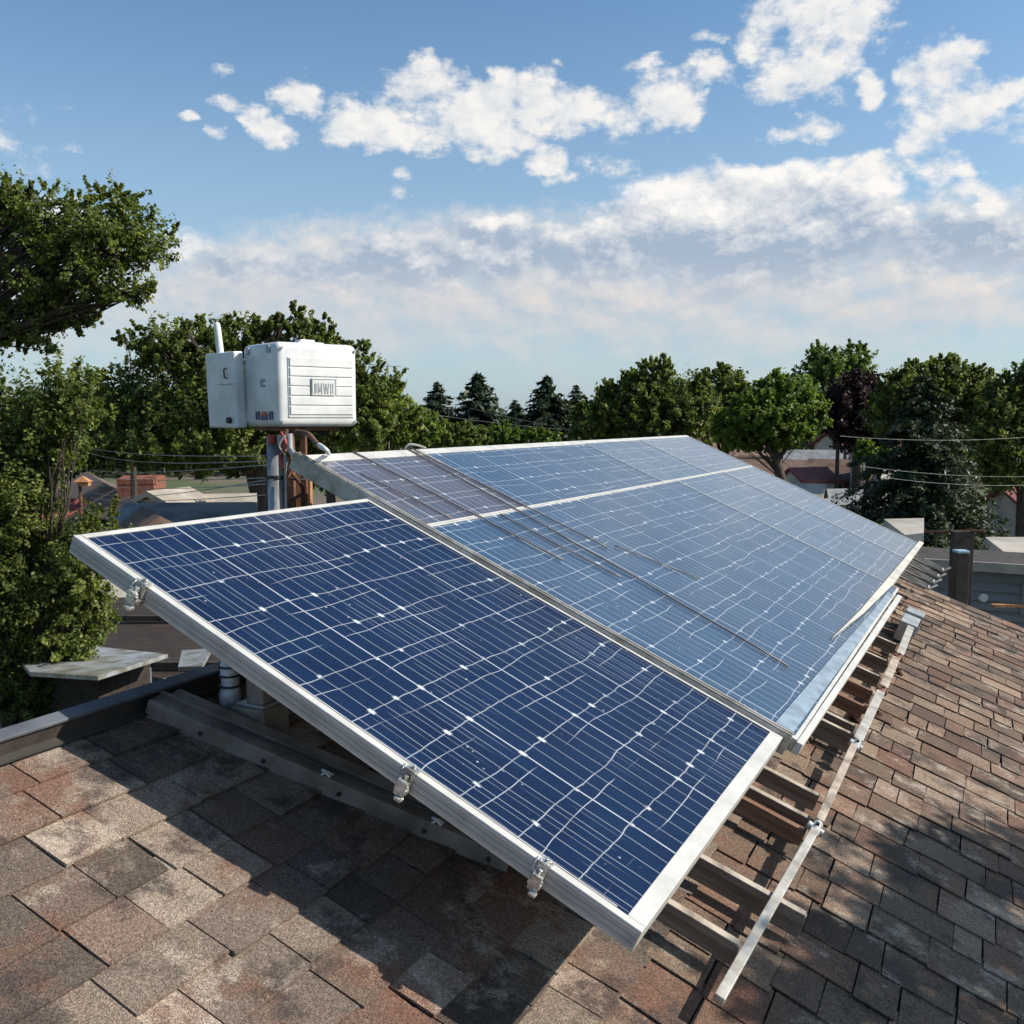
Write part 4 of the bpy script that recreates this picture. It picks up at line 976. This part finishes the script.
# sheds and metal sheet roof below the ridge at the left
pc2 = at(110, 690, 6.5)
def slab(pxs, name, m_, label, cat, th=.05, walls=None):
    P = [at(*q) for q in pxs]; o0 = P[0]; n = len(P)
    mb = MB(); mb.add([tuple(q) for q in P]+[tuple(q-ZZ*th) for q in P], [tuple(range(n)), tuple(range(n,2*n))[::-1]]+[(i,n+i,n+(i+1)%n,(i+1)%n) for i in range(n)])
    o = thing_mesh(mb, name, m_, label, cat, origin=o0)
    if walls:
        c_ = sum(P, Vector())/n; Q = [c_+(q-c_)*.9-ZZ*(th+.003)-o0 for q in P]; G = [Vector((q.x, q.y, GZ-o0.z)) for q in Q]; mb = MB()
        mb.add([tuple(q) for q in Q+G], [tuple(range(n))]+[(i,n+i,n+(i+1)%n,(i+1)%n) for i in range(n)]); mb.build('wall', walls, o)
    return o
slab([(30,672,6.6),(98,676,6.2),(168,654,7.2),(84,645,8.2),(10,650,8.0)], 'metal_sheet_roof', 'metal_sheet', 'pale sheet metal roof of the lean-to between the leaves and the ridge', 'roof sheet', .03)
slab([(50,670,7.0),(98,673,6.75),(150,658,7.4),(84,652,8.0),(26,656,7.9)], 'lean_to', 'dark_wood', 'dark boarded lean-to right under the pale sheet metal roof', 'shed', 1.2)
slab([(178,667,7.2),(202,666,7.0),(212,648,8.2),(182,650,8.3)], 'skylight', 'metal_sheet', 'small pale skylight on the dark shed roof', 'skylight', .03)
def shed():
    e = empty('dark_shed', (0,0,0), label='dark brown boarded shed under and behind the pale metal roof', cat='shed')
    P = [at(60,700,6.4), at(260,690,6.4), at(250,630,10.5), at(90,636,10.5)]
    e.location = (P[0].x,P[0].y,GZ)
    mb = MB(); b = Vector(e.location)
    z = min(q.z for q in P)
    top = [Vector((q.x,q.y,z-.12+.0*i))-b for i, q in enumerate(P)]; top[2].z += .55; top[3].z += .55
    bot = [Vector((q.x,q.y,0)) for q in top]
    mb.add([tuple(q) for q in top+bot], [(0,1,2,3),(4,5,1,0),(5,6,2,1),(6,7,3,2),(7,4,0,3)]); mb.build('boards', 'dark_wood', e)
    for k in range(3):
        a = top[0].lerp(top[3], .2+.3*k)+ZZ*.05; c_ = top[1].lerp(top[2], .2+.3*k)+ZZ*.05; m2 = MB(); m2.tube([a, c_], .04, 4); m2.build('batten', 'fascia', e)
shed()
p = at(147, 600, 12.5); e = MB(); e.box(-.42,.55,0,.2,GZ-p.z,0); o = e.build('ochre_wall', 'yellow'); o.location = p; o.rotation_euler = (0,0,.12); tag(o, 'ochre rendered wall half hidden under the corner of the navy panel', 'wall')
p = at(168, 598, 12.8); e = MB(); e.box(0,1.6,0,.2,GZ-p.z,0); o = e.build('brick_wall', 'brick'); o.location = p; tag(o, 'dark red brick wall right of the ochre wall', 'wall')
p = at(167, 679, 5.2); e = MB(); e.box(-.02,.025,-.02,.02,-.35,0); e.box(-.012,.016,-.024,-.0205,-.03,-.015); o = e.build('white_cap_post', 'plastic'); o.location = p; tag(o, 'small white capped post sticking up behind the ridge', 'post')
p = at(150, 668, 5.4); e = MB(); e.tube([(0,0,-.35),(0,0,0)], .008, 6); o = e.build('thin_stake', 'galv'); o.location = p; tag(o, 'thin grey stake left of the white capped post', 'stake')

# right background
hs(840, 462, 47, -20, 2.6, 2.6, .8, 'brick', 'brown_roof', 'small red brown garage with a brown gabled roof', over=.2, name='garage', cat='garage', windows=(('f',-.2,1.5,.7,.9),))
hs(862, 433, 66, 15, 3.5, 5, .8, 'white_wall', 'red_roof', 'white house with a red roof at the end of the street')
hs(815, 452, 60, -15, 3, 3.2, .7, 'white_wall', 'grey_roof', 'pale grey house left of the red brown garage')
hs(735, 440, 62, 20, 4, 5.0, .9, 'white_wall', 'brown_roof', 'brown roofed house under the skyline trees behind the array edge')
hs(772, 462, 52, -10, 3, 3.4, .7, 'brick', 'brown_roof', 'small house with an orange brown wall glimpsed at the array edge')
hs(838, 492, 40, 10, 1.3, 1.7, .4, 'white_wall', 'grey_roof', 'white low shed in front of the red brown garage', windows=(('f',.3,1.2,.35,.9),))
hs(808, 470, 45, 25, 1.6, 2.0, .5, 'white_wall', 'red_roof', 'tiny house with a red roof in front of the bright green tree', over=.15, windows=(('f',.2,1.6,.35,.5),))
hs(800, 487, 36, -25, 1.3, 1.6, .4, 'brick', 'cream_roof', 'low brick shed with a cream roof against the array edge', over=.12)
hs(882, 446, 58, 30, 2.2, 2.6, .8, 'white_wall', 'brown_roof', 'pale house with a brown roof just left of the spruce', over=.2, windows=(('f',.2,1.6,.5,.7),))
hs(30, 505, 24, 20, 1.8, 2.4, .6, 'brick', 'red_roof', 'reddish roofed house glimpsed between the leaves at far left', over=.2)
slab([(852,446,44),(872,447,44),(866,436,46),(850,437,46)], 'blue_awning', 'awning', 'pale blue awning beside the red brown garage', 'awning', .15, 'white_wall')
for (x, y, d_, hh, lab) in ((838,441,44,2.6,'dark utility pole left of the awning'),(846,430,50,2.0,'street lamp pole with a small head near the end of the street'),(866,418,48,2.5,'tall pole in front of the maroon tree')):
    p = at(x, y, d_); e = empty('utility_pole', (p.x,p.y,GZ), label=lab, cat='pole', group='poles along the street')
    mb = MB(); mb.tube([(0,0,0),(0,0,p.z-GZ)], [.12,.08], 7); mb.build('shaft', 'post_dark', e); mb = MB(); z = p.z-GZ; mb.box(-.4,.4,-.05,.05,z-.3,z-.2); mb.build('crossarm', 'post_dark', e)
hs(1040, 490, 36, 5, 2.6, 2.6, .55, 'white_wall', 'red_roof', 'white house with a dark red roof at the right edge', windows=(('f',-.9,1.9,.5,.9),))
def sided_building():
    d_ = 11.5; p0 = at(905, 562, d_); p1 = at(1075, 564, d_-.8)
    e = empty('sided_building', (p0.x,p0.y,GZ), label='grey building clad in horizontal siding beyond the far end of the roof', cat='building')
    D = p1-p0; ang = math.atan2(D.y, D.x); L = D.length; h = p0.z-GZ; X = rotz(ang)
    mb = MB(); mb.box(0,L,0,1.2,0,h, X); k = 0
    z = .1
    while z < h-.06:
        mb.add([X @ Vector(q) for q in ((0,-.045,z),(L,-.045,z),(L,-.004,z+.105),(0,-.004,z+.105),(0,-.002,z),(L,-.002,z))], [(0,1,2,3),(0,4,5,1)]); z += .11
    mb.build('wall', 'siding', e)
    rf_ = MB(); rf_.box(-.15,L+.1,-.16,1.0,h+.003,h+.07, X); rf_.build('roof', 'fascia', e)
    tr_ = MB(); tr_.box(-.15,L+.1,-.20,-.163,h-.03,h+.08, X); tr_.build('fascia_board', 'cream_roof', e)
    w_ = MB(); w_.box(1.25,1.8,-.06,-.03,h-.52,h-.14, X); q_ = w_.build('window', 'siding', e); w2 = MB(); w2.box(1.29,1.76,-.065,-.061,h-.48,h-.18, X); w2.build('pane', 'window', q_)
    b_ = MB(); b_.box(.0,.12,-.10,-.03,0,h, X); b_.build('corner_board', 'dark_wood', e)
sided_building()
slab([(884,519,14),(924,518,14),(924,533,12.2),(905,535,12.2)], 'flat_shed', 'cream_roof', 'cream flat roofed shed just behind the far corner of the array', 'shed', .12, 'siding')
slab([(985,537,15),(1060,537,15),(1070,558,12.5),(1012,558,12.5)], 'outbuilding', 'cream_roof', 'cream flat roofed outbuilding above the grey siding at the right edge', 'outbuilding', .1, 'white_wall')
p = at(962, 553, 9.6); e = empty('dark_post', (p.x,p.y,GZ), label='dark square post with a pale blue cap in front of the grey siding', cat='post')
mb = MB(); z = p.z-GZ; mb.box(-.075,.055,-.06,.06,0,z); mb.build('shaft', 'post_dark', e, bevel=.006); mb = MB(); mb.box(-.07,.05,-.065,.065,z+.003,z+.03); mb.build('cap', 'bluecap', e, bevel=.006)
p = at(962, 531, 10.2); mb = MB(); mb.box(-.10,.11,-.05,.05,GZ-p.z,0); o = mb.build('dark_pillar', 'post_dark', bevel=.005); o.location = p; tag(o, 'taller dark pillar right behind the blue capped post', 'pillar')
thing_mesh(MB().tube([at(924,532,10.4), at(985,531,10.1)], .018, 6), 'rusty_pipe', 'rust', 'thin rusty red pipe lying across the top of the dark pillar', 'pipe', origin=at(924,532,10.4))
p = at(982, 597, 11.1); mb = MB(); mb.tube([(0,0,0),(0,-.05,.0)], .05, 10); o = mb.build('wall_vent', 'plastic'); o.location = p; tag(o, 'small round white vent on the grey siding', 'vent')
p = at(1003, 607, 10.6); mb = MB(); mb.prism([(-.12,-.03),(.4,-.05),(.4,.05),(-.12,.04)], 0, .03); o = mb.build('wooden_board', 'orange_wood'); o.location = p; tag(o, 'pale orange board lying below the siding at the right edge', 'board')
